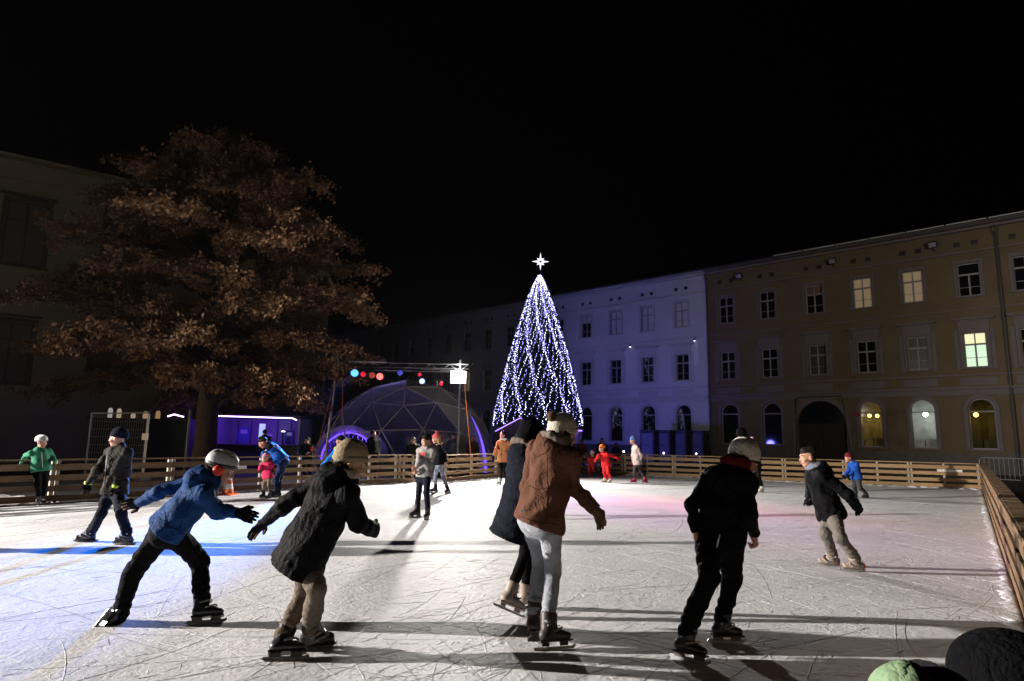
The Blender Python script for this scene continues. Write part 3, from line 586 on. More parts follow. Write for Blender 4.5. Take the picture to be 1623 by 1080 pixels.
# ------------------------------------------------------------------ big brown-leaved tree
def big_tree():
    rg = random.Random(5); base = np.array([-11.65, 24.2, -.05]); bark = mat('bark', (.06, .045, .035), .9, .15, vary=.4, vscale=8, bump=.8, bscale=18)
    t = thing('brown_tree', 'large broad tree keeping its dry brown leaves, behind the left fence', 'tree', base)
    g = MB(); g.tube([(0, 0, 0), (0, 0, .25), (.03, 0, 1.2), (-.04, .05, 2.6), (.1, 0, 4.6), (0, .1, 7.5), (.1, 0, 11), (.1, 0, 13)], [.62, .45, .40, .38, .33, .24, .12, .04], 12); g.obj('trunk', bark, t, smooth=True)
    tips = []; limbs = MB()
    def prof(z):                                                     # crown radius at height
        if z < 2.6: return 0
        q = (z - 2.6) / 11.2
        return 6.3 * min(1, (q / .12) ** .5 if q < .12 else 1) * (1 - max(0, (q - .12) / .88) ** 2.1) ** .62 if q < 1 else 0
    for i in range(66):
        z = 2.6 + 10.6 * (i / 66) ** .95; a = i * 2.4 + rg.uniform(-.3, .3); R = prof(z + .5) * rg.uniform(.72, 1.06)
        if R < .5: continue
        rise = rg.uniform(.05, .45) * R * .4; p = np.array([0, 0, z - .3]); pts = [p]; n = 6
        for k in range(1, n + 1):
            f = k / n; aa = a + rg.uniform(-.12, .12); pts.append(np.array([math.cos(aa) * R * f, math.sin(aa) * R * f, z + rise * math.sin(f * 2.2) - .12 * R * f ** 2.5 + rg.uniform(-.1, .1)]))
        r0 = .05 + .016 * R; limbs.tube(pts, [r0 * (1 - .85 * k / n) for k in range(n + 1)], 6, False)
        for k in range(2, n + 1):
            for s_ in range(4):
                aa = a + rg.choice((-1, 1)) * rg.uniform(.3, 1.15); Ls = rg.uniform(.5, 1.0) * (.28 + .1 * R) ; q0 = pts[k] + (pts[k - 1] - pts[k]) * rg.random()
                q1 = q0 + np.array([math.cos(aa) * Ls, math.sin(aa) * Ls, rg.uniform(-.1, .45) * Ls]); q2 = q1 + np.array([math.cos(aa) * Ls * .7, math.sin(aa) * Ls * .7, rg.uniform(-.35, .2) * Ls])
                limbs.tube([q0, q1, q2], [.028, .018, .006], 4, False)
                for w in range(3):
                    ab = aa + rg.uniform(-1, 1); q3 = (q1 if w < 2 else q2) + np.array([math.cos(ab) * .5, math.sin(ab) * .5, rg.uniform(-.3, .25)]); tips.append(((q1 if w < 2 else q2), q3))
                tips.append((q1, q2))
    limbs.obj('limbs', bark, t, smooth=True)
    rn = np.random.default_rng(3); V = []; F = []
    per = 26
    for (a, b_) in tips:
        d = b_ - a
        for k in range(per):
            f = rn.random() * 1.05; c = a + d * f + rn.normal(size=3) * (.085, .085, .08); c[2] -= .05
            l = rn.uniform(.10, .20); w = l * rn.uniform(.24, .36); dr = unit(rn.normal(size=3) + (0, 0, -.9)); sd = unit(np.cross(dr, rn.normal(size=3))); nn = np.cross(dr, sd); o = len(V)
            V += [c, c + dr * l * .45 + sd * w + nn * l * .1, c + dr * l, c + dr * l * .45 - sd * w + nn * l * .1]; F.append((o, o + 1, o + 2)); F.append((o, o + 2, o + 3))
    lm = mat('dry_leaves', (.27, .155, .075), .8, .15, vary=.5, vscale=1.1, color2=(.10, .052, .028))
    g = MB(); g.v = [tuple(p) for p in V]; g.f = F; g.obj('crown', lm, t)
big_tree()

# ------------------------------------------------------------------ christmas tree
def xmas_tree():
    rg = random.Random(9); rn = np.random.default_rng(9); base = np.array([2.05, 47.0, -.05]); H = 13.85; zb = 2.62; Rb = 3.42
    t = thing('christmas_tree', 'tall cone shaped fir hung with vertical strings of blue white lights', 'tree', base)
    MB().tube([(0, 0, 0), (0, 0, H)], [.2, .03], 8).obj('trunk', mat('bark', (.06, .045, .035)), t)
    V = []; F = []
    def R(z): q = min(.9999, (z - zb) / (H - zb)); return Rb * (1 - q) ** .78 * (.97 if q > .1 else .93 + .04 * q / .1) + .06
    for i in range(15000):
        z = zb - .25 + (H - zb + .1) * (1 - rg.random() ** .5) ; a = rg.uniform(0, 6.283); r = R(max(z, zb)) * rg.uniform(.55, 1.0); c = np.array([math.cos(a) * r, math.sin(a) * r, z])
        d = unit(np.array([math.cos(a), math.sin(a), rg.uniform(-.55, .1)]) + rn.normal(size=3) * .3); l = rg.uniform(.2, .44); s_ = unit(np.cross(d, rn.normal(size=3))) * l * .22; o = len(V)
        V += [c - d * l * .3, c + d * l * .3 + s_, c + d * l, c + d * l * .3 - s_]; F.append((o, o + 1, o + 2, o + 3))
    g = MB(); g.v = [tuple(p) for p in V]; g.f = F; g.obj('foliage', mat('fir_needles', (.018, .032, .022), .8, .2, vary=.4, vscale=3), t)
    bm = [glow('string_bulb', (.40, .38, 1), 6.5), glow('string_bulb_bright', (.66, .66, 1), 10.0)]
    ns = 72
    octv = np.array([(1, 0, 0), (-1, 0, 0), (0, 1, 0), (0, -1, 0), (0, 0, 1), (0, 0, -1)]); octf = [(0, 2, 4), (2, 1, 4), (1, 3, 4), (3, 0, 4), (2, 0, 5), (1, 2, 5), (3, 1, 5), (0, 3, 5)]
    for k in range(ns):
        a0 = 2 * math.pi * (k + rg.uniform(-.25, .25)) / ns; g = MB(); z = H + .12 - rg.uniform(0, .3); i = 0; wire = []
        end = zb + rg.uniform(-.28, .22)
        while z > end:
            r = R(max(zb, z)) * 1.02 + rg.uniform(-.03, .08); a = a0 + .09 * math.sin(z * 1.3 + k) + rg.uniform(-.035, .035); p = np.array([math.cos(a) * r, math.sin(a) * r, z])
            s_ = rg.choice((.017, .021, .026, .033)); g.add(p + octv * s_, octf); wire.append(p)
            z -= rg.uniform(.085, .215)
        so = g.obj('light_string', bm[k % 3 == 0], t); so['kind'] = 'stuff'
        MB().tube(wire[::3], .004, 3, False).obj('wire', DARKM, so)
    # eight pointed star on the tip
    st = thing('tree_star', 'white eight pointed star glowing on the tip of the lit fir', 'star', base + (0.05, -.02, H + 1.2))
    def star(r_long, r_side, r_in, hole):
        n = 16; out = []; 
        for i in range(n):
            a = math.pi / 2 + i * 2 * math.pi / n; r = (r_long if i % 4 == 0 else r_side if i % 4 == 2 else r_in); out.append((math.cos(a) * r * (1.0 if i % 8 else 1.12), math.sin(a) * r * (1.0 if i % 8 else 1.12)))
        inn_ = [(math.cos(math.pi / 2 + i * 2 * math.pi / n) * hole, math.sin(math.pi / 2 + i * 2 * math.pi / n) * hole) for i in range(n)]
        V = [(x, y_, z) for y_ in (-.05, .05) for (x, z) in out + inn_]; F = []; m_ = 2 * n
        for i in range(n):
            j = (i + 1) % n; F += [(i, j, n + j, n + i), (m_ + j, m_ + i, m_ + n + i, m_ + n + j), (i, m_ + i, m_ + j, j), (n + i, n + j, m_ + n + j, m_ + n + i)]
        return MB().add(V, F)
    star(.65, .39, .22, .095).obj('points', glow('star_white', (.93, .93, 1), 1.15), st)
    MB().tube([(0, 0, -.6), (0, 0, -1.35)], .02, 5).obj('stem', DARKM, st)
xmas_tree()

# ------------------------------------------------------------------ stage dome, arch, truss and lamps
LEDP = glow('led_purple', (.30, .17, 1), 3.2); LEDB = glow('led_violet', (.19, .09, 1), 1.5); LEDW = glow('led_lilac', (.70, .50, 1), 5)
def dome():
    c = np.array([-4.62, 28.6, -.05]); Rd = 4.05
    t = thing('stage_dome', 'geodesic dome stage with a grey skin and bare struts across its open front', 'dome', c)
    ph = (1 + 5 ** .5) / 2; ic = np.array([(-1, ph, 0), (1, ph, 0), (-1, -ph, 0), (1, -ph, 0), (0, -1, ph), (0, 1, ph), (0, -1, -ph), (0, 1, -ph), (ph, 0, -1), (ph, 0, 1), (-ph, 0, -1), (-ph, 0, 1)]); ic /= np.linalg.norm(ic[0])
    fs = [(0, 11, 5), (0, 5, 1), (0, 1, 7), (0, 7, 10), (0, 10, 11), (1, 5, 9), (5, 11, 4), (11, 10, 2), (10, 7, 6), (7, 1, 8), (3, 9, 4), (3, 4, 2), (3, 2, 6), (3, 6, 8), (3, 8, 9), (4, 9, 5), (2, 4, 11), (6, 2, 10), (8, 6, 7), (9, 8, 1)]
    # turn one vertex to the front, 43 degrees up
    src = unit(ic[4]); dst = unit((.06, -math.cos(rad(43)), math.sin(rad(43)))); q = Vector(src).rotation_difference(Vector(dst)); q2 = Matrix.Rotation(rad(6), 3, Vector(dst)) @ q.to_matrix(); M = np.array(q2)
    ic = ic @ M.T; pts = {}; tri = []
    def P(v):
        v = unit(v); k = tuple(np.round(v, 4)); pts.setdefault(k, v); return k
    for (a, b_, d) in fs:
        A, B_, D_ = ic[a], ic[b_], ic[d]; gr = {}
        for i in range(4):
            for j in range(4 - i): gr[i, j] = P(A + (B_ - A) * i / 3 + (D_ - A) * j / 3)
        for i in range(3):
            for j in range(3 - i):
                tri.append((gr[i, j], gr[i + 1, j], gr[i, j + 1]))
                if i + j < 2: tri.append((gr[i + 1, j], gr[i + 1, j + 1], gr[i, j + 1]))
    skin = mat('dome_skin', (.28, .28, .30), .75, .2, vary=.15, vscale=1.5); inner = mat('dome_inner', (.05, .05, .07), .8); sm = mat('dome_strut', (.38, .37, .36), .5, .4)
    op = unit((-.42, -.90, .16)); ed = set()
    for T_ in tri:
        vs = [pts[k] for k in T_]; m_ = unit(sum(vs))
        if m_[2] < -.02: continue
        for i in range(3): ed.add(tuple(sorted((T_[i], T_[(i + 1) % 3]))))
        if m_ @ op > .42: continue
        W_ = [np.array(v) * Rd for v in vs]; W_ = [np.array([w[0], w[1], max(0, w[2])]) for w in W_]
        if np.linalg.norm(np.cross(W_[1] - W_[0], W_[2] - W_[0])) < .05: continue
        cc = sum(W_) / 3; W2 = [cc + (w - cc) * .985 for w in W_]; W3 = [w * .985 for w in W2]
        MB().add(W2 + W3, [(0, 1, 2), (5, 4, 3), (0, 3, 4, 1), (1, 4, 5, 2), (2, 5, 3, 0)]).obj('skin_panel', skin, t)
    for (a, b_) in sorted(ed):
        A, B_ = pts[a] * Rd * 1.004, pts[b_] * Rd * 1.004
        if max(A[2], B_[2]) < .05: continue
        A = np.array([A[0], A[1], max(A[2], 0)]); B_ = np.array([B_[0], B_[1], max(B_[2], 0)])
        MB().tube([A, B_], .022, 6).obj('strut', sm, t)
    MB().lathe((0, 0, .02), [(Rd * .93, 0), (Rd * .93, .5), (Rd * .92, .52)], 32).obj('stage_floor', mat('stage_black', (.015, .015, .018), .6), t)
    # violet strip up the outside of the right foot
    a_ = rad(-28); MB().tube([np.array([math.cos(a_) * math.cos(b_) * 4.1, math.sin(a_) * math.cos(b_) * 4.1, math.sin(b_) * 4.1]) for b_ in np.linspace(.02, .62, 10)], [.075, .075, .07, .065, .06, .05, .04, .03, .02, .012], 6).obj('led_strip', LEDB, t)
dome()
def arch():
    c = np.array([-6.62, 25.9, -.05]); t = thing('entrance_arch', 'round arched tunnel entrance glowing violet at the left side of the dome', 'arch', c)
    def hoop(r0, r1, y0, y1, n=26):
        V = []; F = []; zc = .55
        A = [math.pi * 1.12 * (i / n) - math.pi * .06 for i in range(n + 1)]
        for y_ in (y0, y1):
            for r in (r0, r1): V += [(math.cos(a) * r, y_, zc + math.sin(a) * r) for a in A]
        m_ = n + 1
        for i in range(n): F += [(i, i + 1, m_ + i + 1, m_ + i), (m_ + i, m_ + i + 1, 3 * m_ + i + 1, 3 * m_ + i), (i + 1, i, 2 * m_ + i, 2 * m_ + i + 1), (2 * m_ + i + 1, 2 * m_ + i, 3 * m_ + i, 3 * m_ + i + 1)]
        return MB().add(V, F)
    hoop(1.22, 1.38, -.12, .0).obj('outer_band', mat('arch_band', (.16, .16, .17), .7), t); hoop(1.12, 1.215, .02, 2.4).obj('lining', mat('arch_lining', (.25, .25, .28), .7), t)
    hoop(1.05, 1.11, .05, .13).obj('led_strip', LEDB, t)
    rg = random.Random(4)
    for i in range(13):
        a = math.pi * (.06 + .07 * i * .94); g = MB(); x, z = math.cos(a) * 1.0, .55 + math.sin(a) * 1.0; l = rg.uniform(.15, .55)
        for q in range(int(l / .06)): g.lathe((x + rg.uniform(-.03, .03), .2 + rg.uniform(-.05, .05), z - q * .06), [(.004, -.016), (.016, 0), (.004, .016)], 5)
        g.obj('light_drop', LEDP if i < 6 else LEDB, t)
    MB().box((0, 2.45, .8), (2.6, .06, 1.9)).obj('curtain', mat('curtain_blue', (.03, .03, .08), .8), t)
arch()
def truss():
    t = thing('lighting_truss', 'lighting rig of two guyed masts and a cross truss in front of the dome', 'truss')
    xl, xr, y, z0, z1 = -6.85, -2.0, 24.45, 4.02, 4.32
    MB().tube([(xl - .28, y, -.05), (xl, y, 4.5)], [.055, .045], 8).obj('mast', GALV, t); MB().tube([(xr - .02, y, -.05), (xr - .02, y, 4.5)], [.045, .04], 8).obj('mast', GALV, t)
    for z in (z0, z1): MB().tube([(xl, y, z), (xr + .3, y, z)], .024, 6).obj('chord', GALV, t)
    MB().tube([(xl, y + .28, (z0 + z1) / 2), (xr + .3, y + .28, (z0 + z1) / 2)], .022, 6).obj('chord', GALV, t)
    n = 14
    for i in range(n):
        a = xl + (xr + .3 - xl) * i / n; b_ = xl + (xr + .3 - xl) * (i + 1) / n; MB().tube([(a, y, z0 if i % 2 else z1), (b_, y, z1 if i % 2 else z0)], .011, 5).obj('diagonal', GALV, t)
    MB().box((-5.6, y - .06, 4.34), (1.35, .05, .05)).obj('lamp_bar', mat('bar_white', (.6, .6, .58), .4), t); MB().tube([(-4.35, y - .05, 4.15), (-2.2, y - .05, 4.05)], .025, 6).obj('lamp_bar', GALV, t)
    orange = mat('ratchet_strap', (.45, .13, .05), .8)
    for a, b_ in (((xl - .05, y, 3.75), (-7.4, y - .7, -.05)), ((xl + .25, y, 4.1), (-6.35, y - .6, -.05)), ((-1.85, y, 3.7), (-1.35, y - .8, -.05))): MB().tube([a, b_], .016, 5).obj('guy_strap', orange, t)
truss()
def spot(px, py, r, emis, label, face=(0, -1, -.25), rim=None, body=True):
    c = at(px, py, 24.15); d = unit(face); t = thing('stage_spotlight', label, 'spotlight', c, group='stage spotlights on the truss')
    MB().lathe((0, 0, 0), [(r * 1.02, 0), (r * 1.05, -.02), (r * 1.0, -.16), (r * .7, -.26), (r * .3, -.30)][::-1], 16, d).obj('can', DARKM if rim is None else rim, t, smooth=False)
    MB().lathe(d * .004, [(r * .92, 0), (r * .85, .016), (r * .4, .03), (.001, .034)], 16, d).obj('lens', emis, t, smooth=True)
    s_ = unit(np.cross(d, (0, 0, 1))); up = (0, 0, max(.12, 4.04 - c[2])); MB().tube([s_ * r * 1.15 - d * .12, s_ * r * 1.15 - d * .12 + np.array((0, 0, r * 1.2)), np.array((0, 0, r * 1.5)) - d * .12, -s_ * r * 1.15 - d * .12 + np.array((0, 0, r * 1.2)), -s_ * r * 1.15 - d * .12], .012, 5).obj('yoke', DARKM, t)
    MB().tube([np.array((0, 0, r * 1.5)) - d * .12, np.array(up) - d * .12 + (0, .12, 0)], .012, 5).obj('hook', DARKM, t)
spot(562, 591.5, .16, glow('lens_blue', (.10, .42, 1), 2.0), 'bright blue spotlight, leftmost on the truss', (.15, -1, -.4))
spot(575.5, 593.5, .11, glow('lens_red', (1, .02, .06), .75), 'deep red spotlight next to the bright blue one')
spot(589.5, 595, .12, glow('lens_dull_red', (.8, .10, .05), .35), 'dull red spotlight with a pale rim ring', rim=mat('rim_pale', (.55, .45, .42), .4))
spot(602, 597, .14, glow('lens_pink', (1, .16, .14), 2.2), 'bright pinkish red spotlight, rightmost of the left four')
spot(634, 591, .11, glow('lens_dim_blue', (.10, .12, .9), .5), 'small dim blue spotlight alone at the middle of the truss')
spot(665, 594, .08, glow('lens_red', (1, .02, .06), .75), 'small red spotlight just above the blue white one', (.5, -1, -.3))
spot(669, 604.5, .115, glow('lens_blue_white', (.38, .46, 1), 2.2), 'blue white spotlight below the small red one', (.1, -1, -.2))
spot(690, 608, .10, mat('lens_dark', (.02, .02, .02), .1, .6), 'unlit spotlight with a pale rim near the white floodlight', (-.6, -1, -.3), rim=mat('rim_pale', (.55, .45, .42)))
spot(699, 608, .10, glow('lens_red', (1, .02, .06), .75), 'red spotlight turned aside beside the white floodlight', (.75, -.6, -.3))
def floodlight(c, d, label, es):
    d = unit(d); s_ = unit(np.cross(d, (0, 0, 1))); u_ = np.cross(s_, d); A = (s_, d, u_); t = thing('floodlight', label, 'floodlight', c)
    MB().box(-d * .09, (.62, .14, .50), A).obj('housing', DARKM, t); MB().box(d * -.012, (.58, .012, .46), A).obj('lens', glow('flood_lens', (1, .97, .9), es), t)
    MB().tube([s_ * .33 - d * .1, s_ * .33 - d * .1 - u_ * .28, -s_ * .33 - d * .1 - u_ * .28, -s_ * .33 - d * .1], .014, 5).obj('yoke', DARKM, t)
    return t
floodlight(np.array(FLOOD), (.1, -1, -.12), 'dazzling white floodlight on the right mast of the stage rig', 28)
t = floodlight(np.array(SIDE), (1, 0, -.12), 'white floodlight on its own pole beyond the left end of the rink', 28)
MB().tube([(-.12, 0, -SIDE[2] - .05), (-.12, 0, -.2)], .05, 8).obj('pole', GALV, t)

# ------------------------------------------------------------------ kiosk, stall, huts
def kiosk():
    a, b_ = at(338, 664, 28.0), at(474, 669, 28.0); x0, x1, zt = a[0], b_[0], 2.22; c = np.array([(x0 + x1) / 2, 28.2, -.05]); w = x1 - x0
    t = thing('serving_kiosk', 'long flat roofed kiosk with a violet light strip along its eaves', 'kiosk', c); wl = mat('kiosk_wall', (.30, .30, .34), .7, vary=.2, vscale=4); fr = mat('kiosk_dark', (.03, .03, .035), .6)
    MB().box((0, 1.7, 1.1), (w, .08, 2.2)).obj('back_wall', wl, t)
    for s_ in (-1, 1): MB().box((s_ * w / 2, .75, 1.1), (.08, 1.82, 2.2)).obj('side_wall', wl, t)
    MB().box((0, .7, 2.28), (w + .3, 2.3, .1)).obj('roof', fr, t); MB().box((0, -.1, .5), (w, .12, 1.0)).obj('counter', fr, t); MB().box((0, -.1, 1.02), (w + .1, .4, .05)).obj('counter_top', fr, t)
    g = MB(); g.tube([(-w / 2, -.47, 2.26), (w / 2 - .22, -.47, 2.22), (w / 2 - .02, -.47, 2.14)], .028, 6); g.obj('led_strip', LEDW, t)
    for i in range(6): MB().box((-w / 2 + .35 + i * (w - .7) / 5, 1.645, 1.55), (.03, .03, 1.15)).obj('batten', fr, t)
    for (x, z, ww, hh, m_) in ((-1.25, 1.45, .55, .7, mat('poster_blue', (.12, .2, .5), .6)), (-.2, 1.35, 1.0, .5, wl), (.9, 1.4, .4, .6, mat('poster_navy', (.05, .05, .2), .6))):
        p = MB().box((x, 1.60, z), (ww, .03, hh)).obj('poster', m_, t); MB().box((x, 1.58, z + hh * .2), (ww * .6, .012, hh * .25)).obj('print', PAPER, p)
    lp = at(412, 690, 27.7) - c; MB().box((lp[0], lp[1] + .2, lp[2]), (.26, .03, 1.0)).obj('lit_board', glow('lit_board', (.62, .86, .72), .55), t)
kiosk()
def stall():
    p0, p1 = at(232, 664, 24.9), at(297, 664, 24.9); t = thing('dark_stall', 'black timber stall with pale jars along its top, left of the tree trunk', 'stall', (p0[0], 24.9, -.05)); dk = mat('stall_black', (.012, .012, .013), .7, vary=.2); w = p1[0] - p0[0]; ht = p0[2] + .05
    MB().box((w / 2 - 1.1, .7, ht / 2), (w + 2.2, 1.3, ht - .1)).obj('body', dk, t); MB().box((w / 2 - 1.1, .65, ht - .02), (w + 2.4, 1.5, .06)).obj('top', dk, t)
    for i in range(5): MB().box((-1.9 + i * .9, .03, ht / 2), (.05, .04, ht - .2)).obj('batten', dk, t)
    for i, (px, h, em, lab) in enumerate(((174, .40, (.75, .70, .68), 'tall whitish jar light, leftmost on the dark stall'), (188, .38, (.75, .62, .42), 'tall cream jar light, second from the left on the dark stall'), (211, .22, (.8, .6, .38), 'small warm jar light in the middle of the dark stall'),
                                (230, .28, (.75, .5, .26), 'warm jar light just above the corner of the mesh panel'), (250, .32, (.62, .36, .16), 'orange jar light, rightmost on the dark stall'))):
        p = at(px, 661, 25.2); j = thing('jar_light', lab, 'jar light', (p[0], p[1], ht - .04), group='jar lights on the dark stall')
        MB().lathe((0, 0, 0), [(.07, 0), (.085, .04), (.085, h - .08), (.05, h)], 10).obj('jar', glow('jar_glow_%d' % i, em, .42), j, smooth=True); MB().lathe((0, 0, h + .002), [(.06, 0), (.06, .04), (.02, .05)], 10).obj('lid', DARKM, j)
    e0 = at(266, 659, 24.7); e1 = at(291, 661, 24.7); o = thing('violet_light', 'short violet light tube above the dark stall beside the trunk', 'light tube', e0)
    MB().tube([(0, 0, -.03), (.25, 0, .05), tuple(e1 - e0)], .028, 6).obj('tube', LEDW, o); MB().tube([(.1, .03, -.02), (.1, .03, -(e0[2] - ht + .05))], .015, 5).obj('stand', DARKM, o)
    q = at(299, 680, 24.4); o = tag(MB().tube([(0, 0, 0), (0, 0, 2.4)], .05, 8).obj('lamp_post', GALV, loc=(q[0], q[1], -.05)), 'thin grey steel post between the dark stall and the tree trunk', 'post')
stall()
def mesh_panel():
    a, b_ = at(145, 662, 20.6), at(236, 658, 20.6); t = thing('mesh_fence_panel', 'mobile wire mesh fence panel standing behind the boy in the black beanie', 'fence panel', (a[0], 20.6, -.05)); w = b_[0] - a[0]; h = 2.12
    MB().tube([(0, 0, 0), (0, 0, h)], .025, 6).obj('frame_post', GALV, t); MB().tube([(w, 0, 0), (w, 0, h)], .035, 6).obj('frame_post', mat('bar_white', (.6, .6, .58)), t); MB().tube([(0, 0, h - .02), (w, 0, h + .03)], .025, 6).obj('top_rail', GALV, t); MB().tube([(0, 0, .15), (w, 0, .15)], .022, 6).obj('bottom_rail', GALV, t)
    for i in range(24): link('wire', cached(('mwv',), lambda: MB().tube([(0, 0, .15), (0, 0, h - .02)], .004, 4).mesh('wire', GALV)), t, (w * (i + 1) / 25, 0, 0))
    for i in range(7): link('wire', cached(('mwh', w), lambda: MB().tube([(0, 0, 0), (w, 0, 0)], .004, 4).mesh('wire', GALV)), t, (0, .006, .35 + i * .25))
    for x in (0, w): MB().box((x, 0, .04), (.25, .6, .12)).obj('foot_block', PLINTH, t)
    p = at(230, 692.5, 20.55); o = MB().box((0, 0, 0), (.21, .01, .21)).obj('paper_notice', PAPER, loc=p); tag(o, 'small square white notice fixed to the wire mesh panel', 'notice')
mesh_panel()
def hut():
    c = at(824, 700, 33.2); c = np.array([c[0], 33.2, -.05]); t = thing('market_hut', 'small gabled wooden market hut outlined in violet light below the lit fir', 'hut', c); wd = mat('hut_wood', (.20, .15, .10), .8, vary=.3, vscale=5); dk = mat('stall_black', (.012, .012, .013)); w = 2.5; he = 1.85; hr = 2.55
    MB().box((0, 1.9, .95), (w - .2, .08, 1.9)).obj('back_wall', wd, t)
    for s_ in (-1, 1):
        MB().box((s_ * (w / 2 - .12), .95, .95), (.07, 1.9, 1.9)).obj('side_wall', wd, t)
        d = unit((s_ * w / 2, 0, he - hr)); n_ = unit((-d[2] * s_, 0, d[0] * s_)); n_ = n_ if n_[2] > 0 else -n_; L_ = math.hypot(w / 2, hr - he); MB().box(np.array((s_ * w / 4, .9, (he + hr) / 2)) + n_ * .05, (L_ + .12, 2.3, .06), (d, (0, 1, 0), n_)).obj('roof_slope', dk, t)
        MB().tube([(0, -.27, hr + .02), (s_ * w / 2 * 1.04, -.27, he)], .028, 6).obj('led_strip', LEDP, t)
    MB().add([(-w / 2 + .1, 0, he), (w / 2 - .1, 0, he), (0, 0, hr - .05), (-w / 2 + .1, .05, he), (w / 2 - .1, .05, he), (0, .05, hr - .05)], [(0, 1, 2), (5, 4, 3), (0, 3, 4, 1), (1, 4, 5, 2), (2, 5, 3, 0)]).obj('gable', wd, t)
    MB().box((0, 0, .45), (w - .2, .1, .9)).obj('counter', wd, t); MB().box((.15, .1, 1.8), (.42, .06, .07)).obj('light_tube', glow('hut_tube', (.45, .38, 1), 5), t)
    MB().box((.15, 1.82, 1.35), (.8, .04, .7)).obj('menu_board', glow('menu_teal', (.10, .45, .5), .5), t)
    for s_ in (-1, 1): MB().box((s_ * 1.02, -.03, .95), (.09, .09, 1.9)).obj('corner_post', wd, t)
hut()
def pergola():
    a = at(866, 682, 32.0); b_ = at(922, 682, 32.0); c = np.array([a[0], 32.0, -.05]); t = thing('stall_canopy', 'open timber stall canopy with a violet lit beam, right of the gabled hut', 'stall', c); w = b_[0] - a[0]; zt = a[2] + .05; wd = mat('canopy_paint', (.40, .36, .34), .7, vary=.2)
    MB().box((w / 2, .5, zt + .05), (w + .1, 1.4, .06)).obj('roof', mat('stall_black', (.012, .012, .013)), t); MB().tube([(0, -.22, zt), (w, -.22, zt)], .035, 6).obj('led_strip', LEDP, t)
    px = at(899, 690, 32.0)[0] - a[0]
    MB().box((px, -.1, zt / 2), (.13, .13, zt)).obj('post', wd, t); MB().tube([(px, -.1, zt - .75), (px + .6, -.1, zt - .06)], .04, 6).obj('brace', wd, t); MB().tube([(px, -.1, zt - .75), (px - .6, -.1, zt - .06)], .04, 6).obj('brace', wd, t)
    MB().tube([(px - .1, -.19, .9), (px - .1, -.19, zt - .1)], .03, 6).obj('led_strip', LEDB, t); MB().lathe((px, -.1, .25), [(.25, 0), (.28, .3), (.12, 1.0)], 12).obj('planter', wd, t)
    MB().box((w - .05, .9, zt / 2), (.1, .1, zt)).obj('post', wd, t); MB().box((.05, .9, zt / 2), (.1, .1, zt)).obj('post', wd, t)
    Ld = bpy.data.lights.new('canopy_lamp', 'POINT'); Ld.energy = 14; Ld.color = (.3, .16, 1); Ld.shadow_soft_size = .15; lo_ = bpy.data.objects.new('canopy_lamp', Ld); COL.objects.link(lo_); lo_.location = (c[0] + px, 31.5, 1.6)
pergola()
# distant lamps seen under the branches
for i, (px, py, Y, r, lab) in enumerate(((483, 625, 40, .16, 'small white street lamp showing through the branches above the kiosk'), (479, 646, 38, .07, 'tiny white light below the street lamp at the edge of the branches'), (449, 684, 29.5, .07, 'small white lamp over the right end of the violet kiosk'))):
    c = at(px, py, Y); t = thing('distant_lamp', lab, 'lamp', (c[0], c[1], -.05), group='small lamps near the kiosk'); MB().tube([(0, 0, 0), (0, 0, c[2])], .04, 6).obj('pole', DARKM, t); MB().lathe((0, 0, c[2] + .05), [(r, -r * .4), (r * 1.4, 0), (r * .6, r * .4)], 10).obj('head', glow('street_lamp', (.85, 1, .7), 3), t)
# traffic cone on the ice by the left fence
c = gnd(361, 784.5); t = thing('traffic_cone', 'orange and white traffic cone on the ice by the left fence', 'cone', c); og = mat('cone_orange', (.70, .13, .03), .5); wh = mat('cone_white', (.75, .75, .73), .5)
MB().box((0, 0, .02), (.36, .36, .04)).obj('base', og, t); z = .04; r = .135
for i, (m_, h) in enumerate(((og, .10), (wh, .13), (og, .10), (wh, .12), (og, .09))):
    r2 = r - h * .19; MB().lathe((0, 0, z), [(r, 0), (r2, h)], 16).obj('band', m_, t); z += h; r = r2

# ------------------------------------------------------------------ thin winter mist
hz_m = bpy.data.materials.new('mist'); hz_m.use_nodes = True; _t = hz_m.node_tree; _t.nodes.clear()
_o = _t.nodes.new('ShaderNodeOutputMaterial'); _v = _t.nodes.new('ShaderNodeVolumePrincipled'); _v.inputs['Color'].default_value = (.9, .92, .95, 1); _v.inputs['Density'].default_value = .00005; _v.inputs['Anisotropy'].default_value = .35
_t.links.new(_v.outputs[0], _o.inputs['Volume'])
hzo = MB().box((-6, 48, 9.25), (150, 112, 20.7)).obj('haze', hz_m, kind='stuff')

